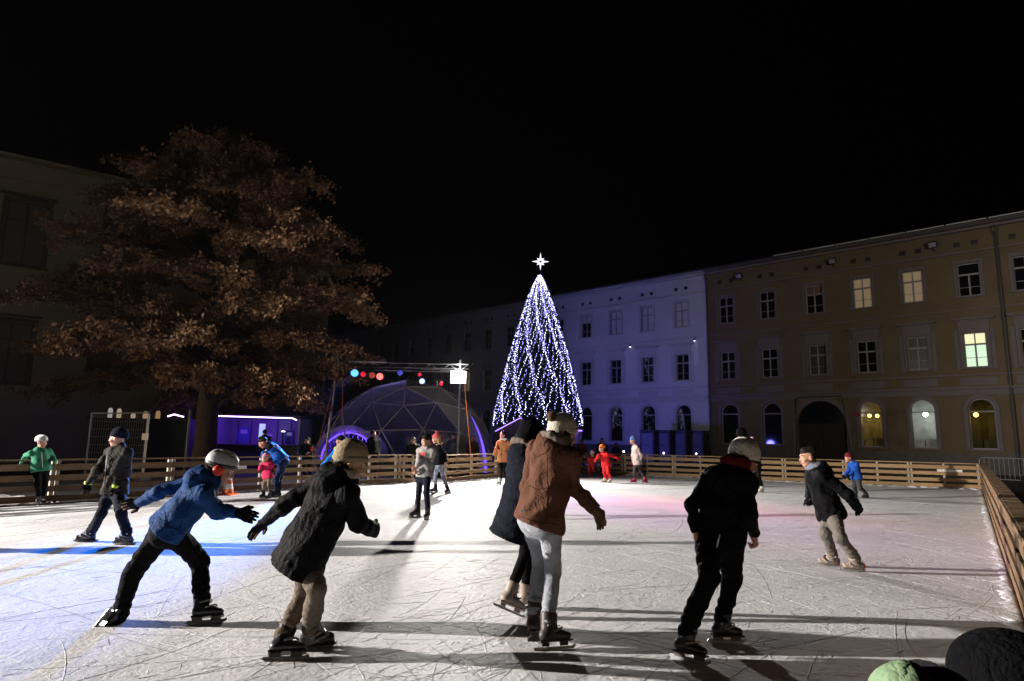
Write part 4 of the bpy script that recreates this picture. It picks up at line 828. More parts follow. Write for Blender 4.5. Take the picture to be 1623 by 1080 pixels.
# ------------------------------------------------------------------ people
DEBUG = False
def heading(a): return np.array([math.cos(rad(a)), math.sin(rad(a)), 0.])
def solve(px, py, Y, p0, L0, p1, L1, pref, rng=.75):
    """point on the pixel's line of sight whose distances to two joints fit the bone lengths"""
    best = None
    for dy in np.linspace(-rng, rng, 61):
        p = at(px, py, Y + dy); a = np.linalg.norm(p - p0); b_ = np.linalg.norm(p - p1)
        c = (a - L0) ** 2 + (b_ - L1) ** 2 - .012 * ((p - p0) @ pref) + .02 * dy * dy
        if best is None or c < best[0]: best = (c, p)
    return best[1]
def hand_prims(s, w, d, n, sc, fat, curl, side, res):
    """palm and five fingers; d points along the hand, n is the palm side, side is towards the thumb"""
    d = unit(d); n = unit(n - d * (n @ d)); sd = unit(np.cross(d, n)); sd = sd if sd @ side > 0 else -sd; k = .008 * sc + .002
    s.ecap(w + d * .008 * sc, w + d * .075 * sc, sd, (.030 * sc * fat, .020 * sc * fat), (.041 * sc * fat, .017 * sc * fat), k=.015)
    for i, (off, ln) in enumerate(((.030, .074), (.010, .084), (-.011, .078), (-.031, .060))):
        r = max(.0088 * sc * fat, .62 * res); b0 = w + d * .082 * sc + sd * off * sc * fat; c1 = curl * (1 + .12 * i); d1 = d * math.cos(c1) + n * math.sin(c1) + sd * (off * .9); c2 = c1 * 2.0 + .1; d2 = d * math.cos(c2) + n * math.sin(c2) + sd * off
        b1 = b0 + unit(d1) * ln * .52 * sc; b2 = b1 + unit(d2) * ln * .48 * sc; s.cap(b0 - d * .012 * sc, b1, r * 1.1, r, k=k * .7); s.cap(b1, b2, r, r * .85, k=k * .7)
    t0 = w + d * .028 * sc + sd * .028 * sc * fat; t1 = t0 + unit(d * .62 + sd * .7 + n * .25) * .042 * sc; t2 = t1 + unit(d * .9 + sd * .15 + n * (.3 + .5 * curl)) * .034 * sc; r = max(.0105 * sc * fat, .62 * res)
    s.cap(t0, t1, r * 1.25, r, k=k); s.cap(t1, t2, r, r * .85, k=k * .7)
def head_frame(yaw, pitch, roll=0):
    f = np.array([math.cos(rad(yaw)) * math.cos(rad(pitch)), math.sin(rad(yaw)) * math.cos(rad(pitch)), -math.sin(rad(pitch))]); l = unit(np.cross((0, 0, 1), f)); u = np.cross(f, l)
    if roll: c, q = math.cos(rad(roll)), math.sin(rad(roll)); l, u = l * c + u * q, u * c - l * q
    return l, f, u                                                   # rows: left, forward, up
def person(label, Y, s, yaw, hip, neck, head, hyaw, hpitch, armL, armR, legL, legR, top, trousers, skates=None, shoes=None, hat=None, hair=HAIRD, glove=None, hs=None, scarf=None, extra=(), group='skaters on the ice', hroll=0, skin=SKIN, lean_w=1.0, fatleg=1.0, face=True, seed=0, glasses=False):
    res = float(np.clip(.00115 * Y, .0075, .0145)); cres = float(np.clip(.0015 * Y, .0095, .017)); hs = hs or (.95 + .05 * s)
    fwd = heading(yaw); left = heading(yaw + 90)
    ph = at(hip[0], hip[1], Y + (hip[2] if len(hip) > 2 else 0)); pn = at(neck[0], neck[1], Y + (neck[2] if len(neck) > 2 else 0)); up = unit(pn - ph)
    syaw = top.get('syaw', yaw); sl_ = heading(syaw + 90); sl_ = unit(sl_ - up * (sl_ @ up) * .8); hd = unit(np.cross(left, up))
    SW = .175 * s * top.get('sw', 1.0)
    dr = top.get('drop', .055); sh = {1: pn - up * dr * s + sl_ * SW, -1: pn - up * dr * s - sl_ * SW}
    hj = {1: ph + left * .088 * s, -1: ph - left * .088 * s}
    hl = head_frame(hyaw, hpitch, hroll); hc = at(head[0], head[1], Y + (neck[2] if len(neck) > 2 else 0) + (head[2] if len(head) > 2 else hl[1][1] * .05))
    A = np.stack(hl)                                                 # local (left, fwd, up) -> world rows
    def HW(x, y, z): return hc + (A[0] * x + A[1] * y + A[2] * z) * hs
    joints = {}
    for sd, arm in ((1, armL), (-1, armR)):
        (ex, ey), (wx, wy, wz) = arm[0], arm[1]; w = at(wx, wy, Y + wz); e = solve(ex, ey, Y + wz * .5, sh[sd], .285 * s, w, .25 * s, -fwd); hdir = unit(w - e) if len(arm) < 3 or arm[2] is None else unit(arm[2])
        joints['e', sd], joints['w', sd], joints['hd', sd], joints['curl', sd] = e, w, hdir, (arm[3] if len(arm) > 3 else .45)
    feet = {}
    for sd, leg in ((1, legL), (-1, legR)):
        (kx, ky), (fx, fy, fdz, fh, lift, pit) = leg[0], (tuple(leg[1]) + (0, 0))[:6]
        b0 = at(fx, fy, Y + fdz); b0 = np.array([b0[0], Y + fdz, 0. if lift == 0 else lift]); f_ = heading(fh) * math.cos(rad(pit)) + np.array([0, 0, -math.sin(rad(pit))])
        u0 = unit(np.cross(f_, np.cross((0, 0, 1), f_))); lean = leg[2] if len(leg) > 2 else None
        base = .062 * s if skates else .012
        an = b0 - f_ * .045 * s + u0 * (base + .085 * s); kn = solve(kx, ky, Y + fdz * .5, hj[sd], .43 * s, an, .40 * s, fwd)
        shin = unit(kn - an); uu = unit(shin - f_ * (shin @ f_)); uu = unit(uu * .75 + u0 * .25) if abs(pit) < 20 else uu
        an = b0 - f_ * .045 * s + uu * (base + .085 * s); feet[sd] = (b0, f_, uu, an, kn)
    org = np.array([feet[1][0][0] * .5 + feet[-1][0][0] * .5, feet[1][0][1] * .5 + feet[-1][0][1] * .5, 0.])
    if DEBUG:
        print('PERSON', label[:34], 'spine %.2f' % (np.linalg.norm(pn - ph) / s), 'headneck %.2f' % (np.linalg.norm(hc - pn) / s), ' '.join('%s UA%.2f FA%.2f TH%.2f SH%.2f' % ('L' if q > 0 else 'R', np.linalg.norm(joints['e', q] - sh[q]) / s, np.linalg.norm(joints['w', q] - joints['e', q]) / s, np.linalg.norm(feet[q][4] - hj[q]) / s, np.linalg.norm(feet[q][3] - feet[q][4]) / s) for q in (1, -1)), 'headtop z %.2f' % (hc[2] + .12))
    root = thing('person', label, 'person', org, group=group)
    # ---- body: one continuous surface
    b = SDF(res, .02 * s, 0, seed)
    b.ell(HW(0, -.012, .035), A, np.array((.076, .098, .088)) * hs).ell(HW(0, .028, -.035), A, np.array((.060, .064, .082)) * hs, k=.03).ell(HW(0, .062, -.098), A, np.array((.026, .022, .02)) * hs, k=.03)
    b.cap(HW(0, .088, .012), HW(0, .108, -.028), .010 * hs, .0145 * hs, k=.012).ell(HW(0, .078, .03), A, np.array((.055, .018, .012)) * hs, k=.02)
    for q in (-1, 1):
        b.ell(HW(q * .077, -.004, -.008), A, np.array((.013, .023, .034)) * hs, k=.008); b.ell(HW(q * .031, .105, .006), A, np.array((.016, .016, .011)) * hs, k=0, neg=True); b.ell(HW(q * .036, .07, -.03), A, np.array((.024, .024, .024)) * hs, k=.02)
    b.ell(HW(0, .084, -.066), A, np.array((.022, .014, .012)) * hs, k=.01)
    b.cap(HW(0, -.02, -.07), pn - up * .03, .054 * s * hs, .06 * s, k=.03)
    ch = pn - up * .13 * s
    b.ecap(ch, ph + up * .16 * s, sl_, (.155 * s, .10 * s), (.135 * s, .09 * s), k=.05).ecap(ph + up * .12 * s, ph - up * .02, left, (.14 * s, .095 * s), (.16 * s, .105 * s), k=.05)
    for q in (1, -1):
        b.cap(pn - up * .05 * s, sh[q], .06 * s, .052 * s, k=.04).cap(sh[q], joints['e', q], .048 * s, .038 * s).cap(joints['e', q], joints['w', q], .038 * s, .027 * s)
        pal = unit(-left * q * .8 + fwd * .3 - up * .2); hand_prims(b, joints['w', q], joints['hd', q], pal, s * 1.0, 1.0, joints['curl', q], fwd + up * .3, res)
        fb = min(1, fatleg) * .86; b.cap(hj[q], feet[q][4], .082 * s * fb, .052 * s * fb).cap(feet[q][4], feet[q][3], .05 * s * fb, .034 * s).cap(feet[q][3] - feet[q][2] * .05 * s, feet[q][0] + feet[q][1] * .07 * s + feet[q][2] * .1 * s, .034 * s, .028 * s)
    sdf_obj('body', b, skin, root, org)
    # ---- trousers
    if trousers:
        t = SDF(cres, .03 * s, .0042 * trousers.get('w', 1), seed + 3); fl = fatleg
        t.ecap(ph + up * .10 * s, ph - up * .03 * s, left, (.155 * s, .115 * s), (.175 * s, .125 * s), k=.05)
        for q in (1, -1):
            kn = feet[q][4]; an = feet[q][3] + unit(kn - feet[q][3]) * (.045 if skates else .0) * s
            t.cap(hj[q], kn, .098 * s * fl, .067 * s * fl, k=.035, fold=(.0035 * trousers.get('w', 1), 70, q, .9)).cap(kn, an, .066 * s * fl, trousers.get('cuff', .056) * s, k=.03, fold=(.0042 * trousers.get('w', 1), 95, 2 * q, .85))
        sdf_obj('trousers', t, trousers['m'], root, org)
    # ---- jacket
    hemd = top.get('hem', .06) * s; bk = top.get('bulk', 1.0); j = SDF(cres, .035 * s, top.get('wr', .008), seed + 7); fla = top.get('flare', 1.0)
    dn = -up; hemc = ph + dn * hemd
    if 'hempx' in top: hemc = at(top['hempx'][0], top['hempx'][1], ph[1] + (top['hempx'][2] if len(top['hempx']) > 2 else 0)); dn = unit(hemc - ph)
    wa = ph + up * .17 * s
    j.ecap(ch + up * .02 * s, wa, sl_, (.178 * s * bk, .135 * s * bk), (.165 * s * bk, .125 * s * bk), k=.06)
    j.ecap(wa, ph, left, (.165 * s * bk, .125 * s * bk), (.182 * s * bk, .14 * s * bk), k=.06).ecap(ph, hemc + dn * .05, left, (.182 * s * bk, .14 * s * bk), (.19 * s * bk * fla, .15 * s * bk * fla), k=.06)
    if top.get('belly'): j.ell(ph + up * .2 * s + fwd * .06, np.stack([left, hd, up]), (.15 * s, .13 * s, .16 * s), k=.06)
    for q in (1, -1):
        e, w = joints['e', q], joints['w', q]; w2 = w + unit(w - e) * .01
        j.cap(pn - up * .065 * s, sh[q] - up * .01, .078 * s * bk, .064 * s * bk, k=.06).cap(sh[q] - up * .01, e, .063 * s * bk, .056 * s * bk, k=.045, fold=(.006, 50, q, .9)).cap(e, w2, .058 * s * bk, .045 * s * bk, k=.03, fold=(.006, 60, q + 1, .2))
    j.cap(pn - up * .05 * s, pn + up * .025 * s, .088 * s, .078 * s, k=.03)
    if top.get('hood'):
        hb = pn - hd * .085 * s * 1.0 + up * .0
        j.ell(hb - up * .05 * s - hd * .03 * s, np.stack([sl_, hd, up]), (.115 * s, .065 * s, .10 * s), k=.035)
        for q in (1, -1): j.cap(hb + sl_ * q * .06 * s + up * .03 * s, pn + hd * .06 * s + sl_ * q * .06 * s + up * .005, .042 * s, .034 * s, k=.03)
        j.cap(hb + sl_ * .06 * s + up * .03 * s, hb - sl_ * .06 * s + up * .03 * s, .044 * s, k=.03)
    cutn = unit(dn)
    jo = None
    j2 = SDF(cres, .03, 0)
    # the hem is cut flat, but only on the torso: arms that hang lower are kept as a second shell
    Pt = [p for p in j.P]; ar = [p for p in Pt if p[0] == 'c' and p[6] is not None]; to = [p for p in Pt if not (p[0] == 'c' and p[6] is not None)]
    j.P = to; j.cuts = [(hemc, cutn)]; jo = sdf_obj('jacket', j, top['m'], root, org)
    for q in (1, -1):
        j2 = SDF(cres, .03 * s, top.get('wr', .008), seed + 9 + q); j2.P = [p for p in ar[:2]] if q == 1 else [p for p in ar[2:]]
        j2.cap(pn - up * .085 * s, sh[q] - up * .01, .058 * s * bk, .062 * s * bk, k=.05); e, w = joints['e', q], joints['w', q]; j2.cut(w + unit(w - e) * (.006 + top.get('cuffx', 0)), w - e); sdf_obj('sleeve', j2, top.get('sm', top['m']), jo, org - org)
        if glove:
            gs = SDF(min(res, .008), .012, 0, seed); pal = unit(-left * q * .8 + fwd * .3 - up * .2); hand_prims(gs, w, joints['hd', q], pal, s * 1.03, 1.28, joints['curl', q], fwd + up * .3, min(res, .008)); gs.cap(w - unit(w - e) * .05, w + joints['hd', q] * .02, .040 * s, .034 * s, k=.02); sdf_obj('glove', gs, glove, root, org)
    for o in jo.children: o.data.transform(Matrix.Translation(Vector(-org)))
    mb = lambda pts, r, nm, m_, par=root: (MB().tube([np.array(p) - org for p in pts], r, 6).obj(nm, m_, par, smooth=True))
    if top.get('zip'):
        fr = np.cross(left, up); mb([hemc + up * .04 + fr * .152 * s * bk * fla, ph + up * .1 + fr * .148 * s * bk, ch + fr * .152 * s * bk, pn + fr * .098 * s], .006, 'zip', top['zip'])
    if top.get('hemband'): 
        hbm = SDF(cres, .02, 0); hbm.ecap(hemc - dn * .05, hemc + dn * .04, left, (.193 * s * bk * fla, .153 * s * bk * fla), (.193 * s * bk * fla, .153 * s * bk * fla)); hbm.cut(hemc + dn * .004, dn).cut(hemc - dn * .05, -dn); sdf_obj('hem_band', hbm, top['hemband'], root, org)
    if top.get('yoke'):
        yk = SDF(cres, .05, 0); yk.cap(sh[1] - up * .005, sh[-1] - up * .005, .086 * s * bk, k=.05).ecap(pn - up * .03 * s, pn - up * .10 * s, sl_, (.13 * s, .11 * s), (.18 * s * bk, .139 * s * bk), k=.05).cut(pn - up * .12 * s, -up); sdf_obj('yoke', yk, top['yoke'], jo, np.zeros(3)).data.transform(Matrix.Translation(Vector(-org)))
    if top.get('fur'):
        fu = SDF(cres, .02, .012, seed); c_ = pn + up * .02 * s
        ring = [c_ + (sl_ * math.cos(a) * .105 + hd * (math.sin(a) * .10 - .03)) * s + up * (-.03 * math.sin(a)) * s for a in np.linspace(rad(-220), rad(40), 12)]
        for a_, b_ in zip(ring, ring[1:]): fu.cap(a_, b_, .034 * s)
        sdf_obj('fur_collar', fu, top['fur'], jo, np.zeros(3)).data.transform(Matrix.Translation(Vector(-org)))
    if scarf:
        sc_ = SDF(cres, .02, .006, seed); c_ = pn + up * .03 * s + (hc - pn) * .12
        ring = [c_ + (sl_ * math.cos(a) * .078 + hd * math.sin(a) * .075) * s for a in np.linspace(0, 2 * math.pi, 13)]
        for a_, b_ in zip(ring, ring[1:]): sc_.cap(a_, b_, .038 * s)
        sdf_obj('scarf', sc_, scarf, root, org)
    # ---- hair, hats, face
    if hair:
        h = SDF(cres, .02, .009, seed + 1); h.ell(HW(0, -.022, .045), A, np.array((.086, .102, .092)) * hs); long = top.get('longhair', 0)
        h.cut(HW(0, .058, .05), A[1] * .8 - A[2] * .75)
        if not long: h.cut(HW(0, -.02, -.062 if top.get('fringe') else -.035), -A[2] * .9 + A[1] * (.55 if top.get('fringe') else .3))
        if long:
            for q in (-1, 1): h.cap(HW(q * .06, -.045, .02), HW(q * .075, -.05, -.08 - long), .045 * hs, .035 * hs)
            h.cap(HW(0, -.07, .0), HW(0, -.085, -.08 - long), .06 * hs, .05 * hs)
            h.cuts = [(HW(0, .055, .03), A[1])]
        if top.get('fringe'): h.ell(HW(0, .030, .098), A, np.array((.060, .034, .026)) * hs, k=.02); h.cuts = h.cuts[1:]
        sdf_obj('hair', h, hair, root, org)
    if hat:
        kind = hat[0]; k_ = SDF(min(cres, .012), .02, hat[3] if len(hat) > 3 else .002, seed + 2)
        if kind == 'beanie':
            hx = hat[4] if len(hat) > 4 else 1.0
            hw = top.get('hatw', 1.0); k_.ell(HW(0, -.022 * hw, .055), A, np.array((.096 * hw, .118 * hw, .105 * hx)) * hs); br = (HW(0, .045, .030), -A[2] * .93 - A[1] * -.30); hz = top.get('hatz', 0); k_.cut(HW(0, -.01, .018 + hz), -A[2] * .95 + A[1] * .22); ho = sdf_obj('hat', k_, hat[1], root, org)
            bd = SDF(min(cres, .012), .01, 0, seed); bd.ell(HW(0, -.022 * hw, .05), A, np.array((.103 * hw, .125 * hw, .108)) * hs); bd.cut(HW(0, -.01, .012 + hz), -A[2] * .95 + A[1] * .22).cut(HW(0, -.01, .012 + hz + top.get('band', .042)), A[2] * .95 - A[1] * .22); bo = sdf_obj('hat_band', bd, hat[2], ho, np.zeros(3)); bo.data.transform(Matrix.Translation(Vector(-org)))
            if len(hat) > 5 and hat[5]:
                pp = SDF(min(cres, .01), .01, .012, seed); pc = HW(0, hat[7] if len(hat) > 7 else -.05, hat[8] if len(hat) > 8 else .055 + .105 * hx + hat[6] * .6); pp.ell(pc, A, np.array((1, 1, .9)) * hat[6]); po = sdf_obj('pompom', pp, hat[5], ho, np.zeros(3)); po.data.transform(Matrix.Translation(Vector(-org)))
        elif kind == 'helmet':
            k_.ell(HW(0, -.02, .055), A, np.array((.106, .135, .112)) * hs); k_.cut(HW(0, -.01, .028), -A[2] * .95 + A[1] * .15)
            for q in (-1, 0, 1): k_.cap(HW(q * .045, .05, .165 - abs(q) * .02), HW(q * .05, -.09, .15 - abs(q) * .02), .016 * hs, k=0, neg=True)
            ho = sdf_obj('helmet', k_, hat[1], root, org)
            bd = SDF(min(cres, .012), .01, 0); bd.ell(HW(0, -.02, .05), A, np.array((.109, .138, .110)) * hs); bd.cut(HW(0, -.01, .018), -A[2] * .95 + A[1] * .15).cut(HW(0, -.01, .055), A[2] * .95 - A[1] * .15); bo = sdf_obj('helmet_rim', bd, hat[2], ho, np.zeros(3)); bo.data.transform(Matrix.Translation(Vector(-org)))
            mb([HW(.078, .02, .02), HW(.07, .04, -.06), HW(.0, .06, -.125), HW(-.07, .04, -.06), HW(-.078, .02, .02)], .006, 'chin_strap', hat[2])
        elif kind == 'hood':
            k_.ell(HW(0, -.03, .03), A, np.array((.112, .13, .13)) * hs); k_.cap(HW(0, -.06, -.03), pn - hd * .03, .10 * hs, .10 * s); k_.ell(HW(0, .09, -.0), A, np.array((.07, .09, .10)) * hs, k=.02, neg=True)
            if len(hat) > 4: k_.cap(HW(0, -.06, .09), HW(0, -.15, .15), .05 * hs, .02 * hs, k=.04)
            sdf_obj('hood', k_, hat[1], root, org)
    if face:
        for q in (-1, 1):
            eo = MB().lathe(HW(q * .031, .082, .006) - org, [(.002, -.012 * hs), (.010 * hs, -.007 * hs), (.0125 * hs, 0), (.010 * hs, .007 * hs), (.002, .012 * hs)], 10, A[2]).obj('eye', EYEW, root, smooth=True)
            MB().lathe(HW(q * .031, .093, .006) - org, [(.006 * hs, -.002), (.0055 * hs, .0012), (.001, .002)], 8, A[1]).obj('iris', EYEI, eo, smooth=True)
            mb([HW(q * .014, .100, .030), HW(q * .034, .098, .036), HW(q * .052, .082, .029)], [.003, .0045, .002], 'eyebrow', hair or HAIRB)
        mb([HW(-.022, .093, -.066), HW(-.008, .100, -.063), HW(.008, .100, -.063), HW(.022, .093, -.066)], [.003, .006, .006, .003], 'mouth', LIP)
        if glasses:
            for q in (-1, 1): mb([HW(q * .031 + .02 * math.cos(a), .112, .004 + .016 * math.sin(a)) for a in np.linspace(0, 6.283, 13)], .0025, 'glasses_rim', DARKM)
            mb([HW(-.075, 0, .01), HW(-.055, .10, .01)], .0025, 'glasses_arm', DARKM); mb([HW(.075, 0, .01), HW(.055, .10, .01)], .0025, 'glasses_arm', DARKM)
    # ---- skates or shoes
    for q in (1, -1):
        b0, f_, uu, an, kn = feet[q]; sdv = unit(np.cross(uu, f_)); st = skates or shoes; sh_ = unit(kn - an); bz = .062 * s if skates else .012
        o_ = SDF(min(cres, .011), .018 * s, 0, seed); T = lambda a_, z_, x_=0.: b0 + f_ * a_ * s + uu * (bz + z_ * s) + sdv * x_ * s
        o_.ecap(T(-.075, .035), T(.03, .036), sdv, (.038 * s, .036 * s), (.044 * s, .038 * s), k=.02).ecap(T(.03, .035), T(.105, .026), sdv, (.044 * s, .036 * s), (.040 * s, .026 * s), k=.02)
        top_h = .175 if skates else .12; cu = T(-.05, .04); ct = cu + (sh_ * .8 + uu * .2) * (top_h - .03) * s
        o_.cap(cu, ct, .046 * s, .057 * s * st.get('cuff', 1), k=.03).cap(T(-.02, .06), ct + f_ * .02 * s - uu * .03 * s, .040 * s, .042 * s, k=.03)
        o_.cut(T(0, .0), -uu).cut(ct + sh_ * .005, sh_); bo = sdf_obj('skate' if skates else 'shoe', o_, st['m'], root, org)
        X = np.stack([f_, sdv, uu]); B = lambda nm, a_, z_, size, m_: MB().box(T(a_, z_) - org, np.array(size) * s, X).obj(nm, m_, bo)
        B('sole', .012, -.004, (.245, .064, .013), st.get('sole', st['m']))
        if skates:
            bl = st.get('blade', STEEL); hold = st.get('holder', st['m'])
            if st.get('hockey'):
                for a_ in (-.065, .075): B('blade_holder', a_, -.024, (.075, .022, .034), hold)
                MB().add([T(a_, z_, x_) - org for x_ in (-.003, .003) for (a_, z_) in ((-.135, -.030), (.135, -.030), (.155, -.018), (.16, -.040), (.125, -.062), (-.12, -.062), (-.15, -.045))], [(0, 1, 2, 3, 4, 5, 6), (13, 12, 11, 10, 9, 8, 7)] + [(i, (i + 1) % 7, 7 + (i + 1) % 7, 7 + i) for i in range(7)]).obj('blade', bl, bo)
            else:
                B('blade_holder', -.07, -.02, (.05, .016, .034), hold); B('blade_holder', .07, -.02, (.06, .016, .034), hold)
                MB().add([T(a_, z_, x_) - org for x_ in (-.0028, .0028) for (a_, z_) in ((-.16, -.040), (.13, -.040), (.15, -.028), (.158, -.044), (.14, -.060), (-.155, -.062))], [(0, 1, 2, 3, 4, 5), (11, 10, 9, 8, 7, 6)] + [(i, (i + 1) % 6, 6 + (i + 1) % 6, 6 + i) for i in range(6)]).obj('blade', bl, bo)
            if Y < 10:
                for a_, z_, wd in ((-.005, .105, .05), (.035, .065, .046)): MB().tube([T(a_ - .05, z_ - .01, wd + .003) - org, T(a_ + .02, z_ + .012, wd * .75) - org, T(a_ + .034, z_ + .018, 0) - org, T(a_ + .02, z_ + .012, -wd * .75) - org, T(a_ - .05, z_ - .01, -wd - .003) - org], .008 * s, 6).obj('strap', st.get('strap', STRAP), bo)
                if st.get('laces'):
                    for q_ in range(5): MB().tube([T(-.01 + q_ * .016, .15 - q_ * .02, .022) - org, T(.005 + q_ * .016, .158 - q_ * .02, 0) - org, T(-.01 + q_ * .016, .15 - q_ * .02, -.022) - org], .003 * s, 4).obj('lace', st['laces'], bo)
                MB().lathe(T(-.055, .15, .052) - org, [(.012, 0), (.012, .006), (.004, .009)], 8, sdv).obj('rivet', STEEL, bo)
            if st.get('heel'): B('heel_cap', -.105, .03, (.03, .06, .05), st['heel'])
    for fn in extra: fn(dict(root=root, org=org, HW=HW, A=A, up=up, left=left, fwd=fwd, hd=hd, sl=sl_, pn=pn, ph=ph, ch=ch, sh=sh, hs=hs, s=s, J=joints, mb=mb, hemc=hemc, dn=dn, feet=feet, res=cres, bk=bk))
    return root
from mathutils.bvhtree import BVHTree
def seams(name, lines, m, r=.0028, step=4):
    """stitch lines lying on the jacket surface, given as pixel polylines"""
    def fn(d):
        V = []; F = []
        for o in d['root'].children_recursive:
            if o.name.split('.')[0] in ('jacket', 'sleeve', 'trousers'):
                k = len(V); V += [v.co + Vector(d['org']) for v in o.data.vertices]; F += [tuple(i + k for i in p.vertices) for p in o.data.polygons]
        t = BVHTree.FromPolygons(V, F)
        for ln in lines:
            pts = []
            for (a, b_) in zip(ln, ln[1:]):
                n = max(1, int(math.hypot(b_[0] - a[0], b_[1] - a[1]) / step))
                for i in range(n + (b_ is ln[-1])):
                    h = t.ray_cast(Vector(CAMP), Vector(ray(a[0] + (b_[0] - a[0]) * i / n, a[1] + (b_[1] - a[1]) * i / n)))
                    if h[0] is not None and (not pts or (h[0] - Vector(pts[-1])).length < .12): pts.append(np.array(h[0]))
            if len(pts) > 1: MB().tube([p - d['org'] for p in pts], r, 5).obj(name, m, d['root'], smooth=True)
    return fn
SK_BLACK = dict(m=PLASB, hockey=1, holder=PLASG, strap=STRAP); SK_HOCKEY = dict(m=PLASB, hockey=1, holder=mat('holder_white', (.5, .5, .5), .4), strap=STRAP)
SK_BROWN = dict(m=LEATHER, holder=LEATHER, laces=mat('lace_brown', (.10, .07, .05), .8), cuff=1.05); SK_WHITE = dict(m=WHITEB, strap=PLASB, holder=WHITEB); SK_BEIGE = dict(m=BEIGEB, holder=BEIGEB, strap=PLASB)
SK_TAN = dict(m=BEIGEB, hockey=1, holder=WHITEB, heel=mat('heel_red', (.6, .05, .03), .5), strap=PLASB); SK_RED = dict(m=mat('boot_red', (.45, .03, .05), .45), holder=WHITEB)
SHOE = dict(m=mat('shoe_black', (.015, .013, .012), .6))
JBLUE = cloth('jacket_blue', (.010, .048, .16), .7); JBLACK = cloth('jacket_black', (.0045, .0045, .0055), .7); JOLIVE = cloth('jacket_olive', (.030, .026, .020), .7)
JBROWN = cloth('jacket_brown', (.125, .058, .038), .85); JNAVY = cloth('coat_navy', (.011, .013, .020), .9); TBLACK = cloth('trousers_black', (.0045, .0045, .005), .85); TBEIGE = cloth('trousers_beige', (.16, .13, .10), .9)
JEANS = cloth('jeans_pale', (.34, .36, .39), .9, bscale=110); TGREY = cloth('trousers_grey', (.17, .15, .13), .9); TNAVY = cloth('trousers_navy', (.012, .014, .022), .85); GLB = cloth('glove_black', (.005, .005, .006), .8); KNIT = cloth('knit_cream', (.60, .55, .44), .95, bump=.6, bscale=90); KNITB = cloth('knit_beige', (.36, .29, .18), .95, bump=.6, bscale=90)
WHITEK = cloth('knit_white', (.80, .77, .70), .95, bump=.5, bscale=90); BLKK = cloth('knit_black', (.005, .005, .006), .95, bump=.5, bscale=90); NAVK = cloth('knit_navy', (.012, .014, .03), .95, bump=.5, bscale=90); FUR = cloth('fur_grey', (.22, .18, .15), .95, bump=1, bscale=120)
REDC = cloth('cloth_red', (.50, .02, .03), .75); PINKC = cloth('cloth_pink', (.62, .03, .10), .75); ORANC = cloth('coat_rust', (.36, .15, .06), .85)
# --- the foreground skaters
def ear_muff(d):
    for q in (1, -1): MB().lathe(d['HW'](q * .10, .0, -.005) - d['org'], [(.03, 0), (.045, .012), (.04, .03), (.01, .036)], 12, d['A'][0] * q).obj('ear_cover', mat('ear_red', (.75, .05, .03), .5), d['root'], smooth=True)
person('skater in a blue jacket and grey helmet lunging to the right with arms out', 5.35, 1.0, 38, (266, 838), (331, 762, .02), (351, 744, .06), 12, 22,
       ((253, 779), (222, 797, .25), (-.9, .1, -.12), .25), ((345, 812), (377, 813, -.05), (.9, .1, -.25), .3), ((211, 908), (152, 1004, -.10, 200, .035, 55)), ((317, 890), (325, 991, .02, 18)),
       dict(m=JBLUE, hem=.02, bulk=1.03, hood=1, wr=.009), dict(m=TBLACK, w=1.3, cuff=.066), SK_BLACK, hat=('helmet', mat('helmet_grey', (.42, .42, .43), .4, .5), mat('helmet_black', (.02, .02, .02), .4, .5)), glove=GLB, fatleg=1.08, extra=(ear_muff, seams('seam', [[(297, 765), (306, 785), (298, 808)], [(262, 812), (262, 836)], [(318, 770), (300, 800), (284, 838)], [(258, 832), (288, 841)]], cloth('seam_navy', (.003, .01, .035), .9))), seed=1)
person('skater in a long black coat, beige hat and khaki trousers gliding right', 4.72, 1.02, 48, (490, 858, .03), (540, 757, .02), (557, 735, .05), 15, 16,
       ((452, 800), (419, 829, .28), (-.72, .15, -.62), .2), ((567, 829), (590, 838, .22), None, .9), ((501, 935), (497, 1034, .12, 28)), ((480, 944), (449, 1064, -.15, 10)),
       dict(m=JBLACK, hem=.22, bulk=1.12, hood=1, wr=.010, flare=1.12, cuffx=.02, hatw=1.1), dict(m=TBEIGE, w=1.6, cuff=.062), SK_BLACK, hat=('beanie', KNITB, KNITB, .004, 1.25), scarf=KNIT, glove=GLB, fatleg=1.0, face=True, extra=(seams('seam', [[(530, 775), (505, 830), (478, 895)], [(455, 888), (480, 897), (510, 905)], [(500, 775), (492, 800), (482, 820)]], cloth('seam_grey', (.02, .02, .022), .9)),), seed=2)
def brown_tag(d):
    p = at(829, 810, d['ph'][1] - .22); MB().box(p - d['org'], (.045, .012, .012), (unit(heading(20)), heading(110), (0, 0, 1))).obj('hem_tag', PAPER, d['root'])
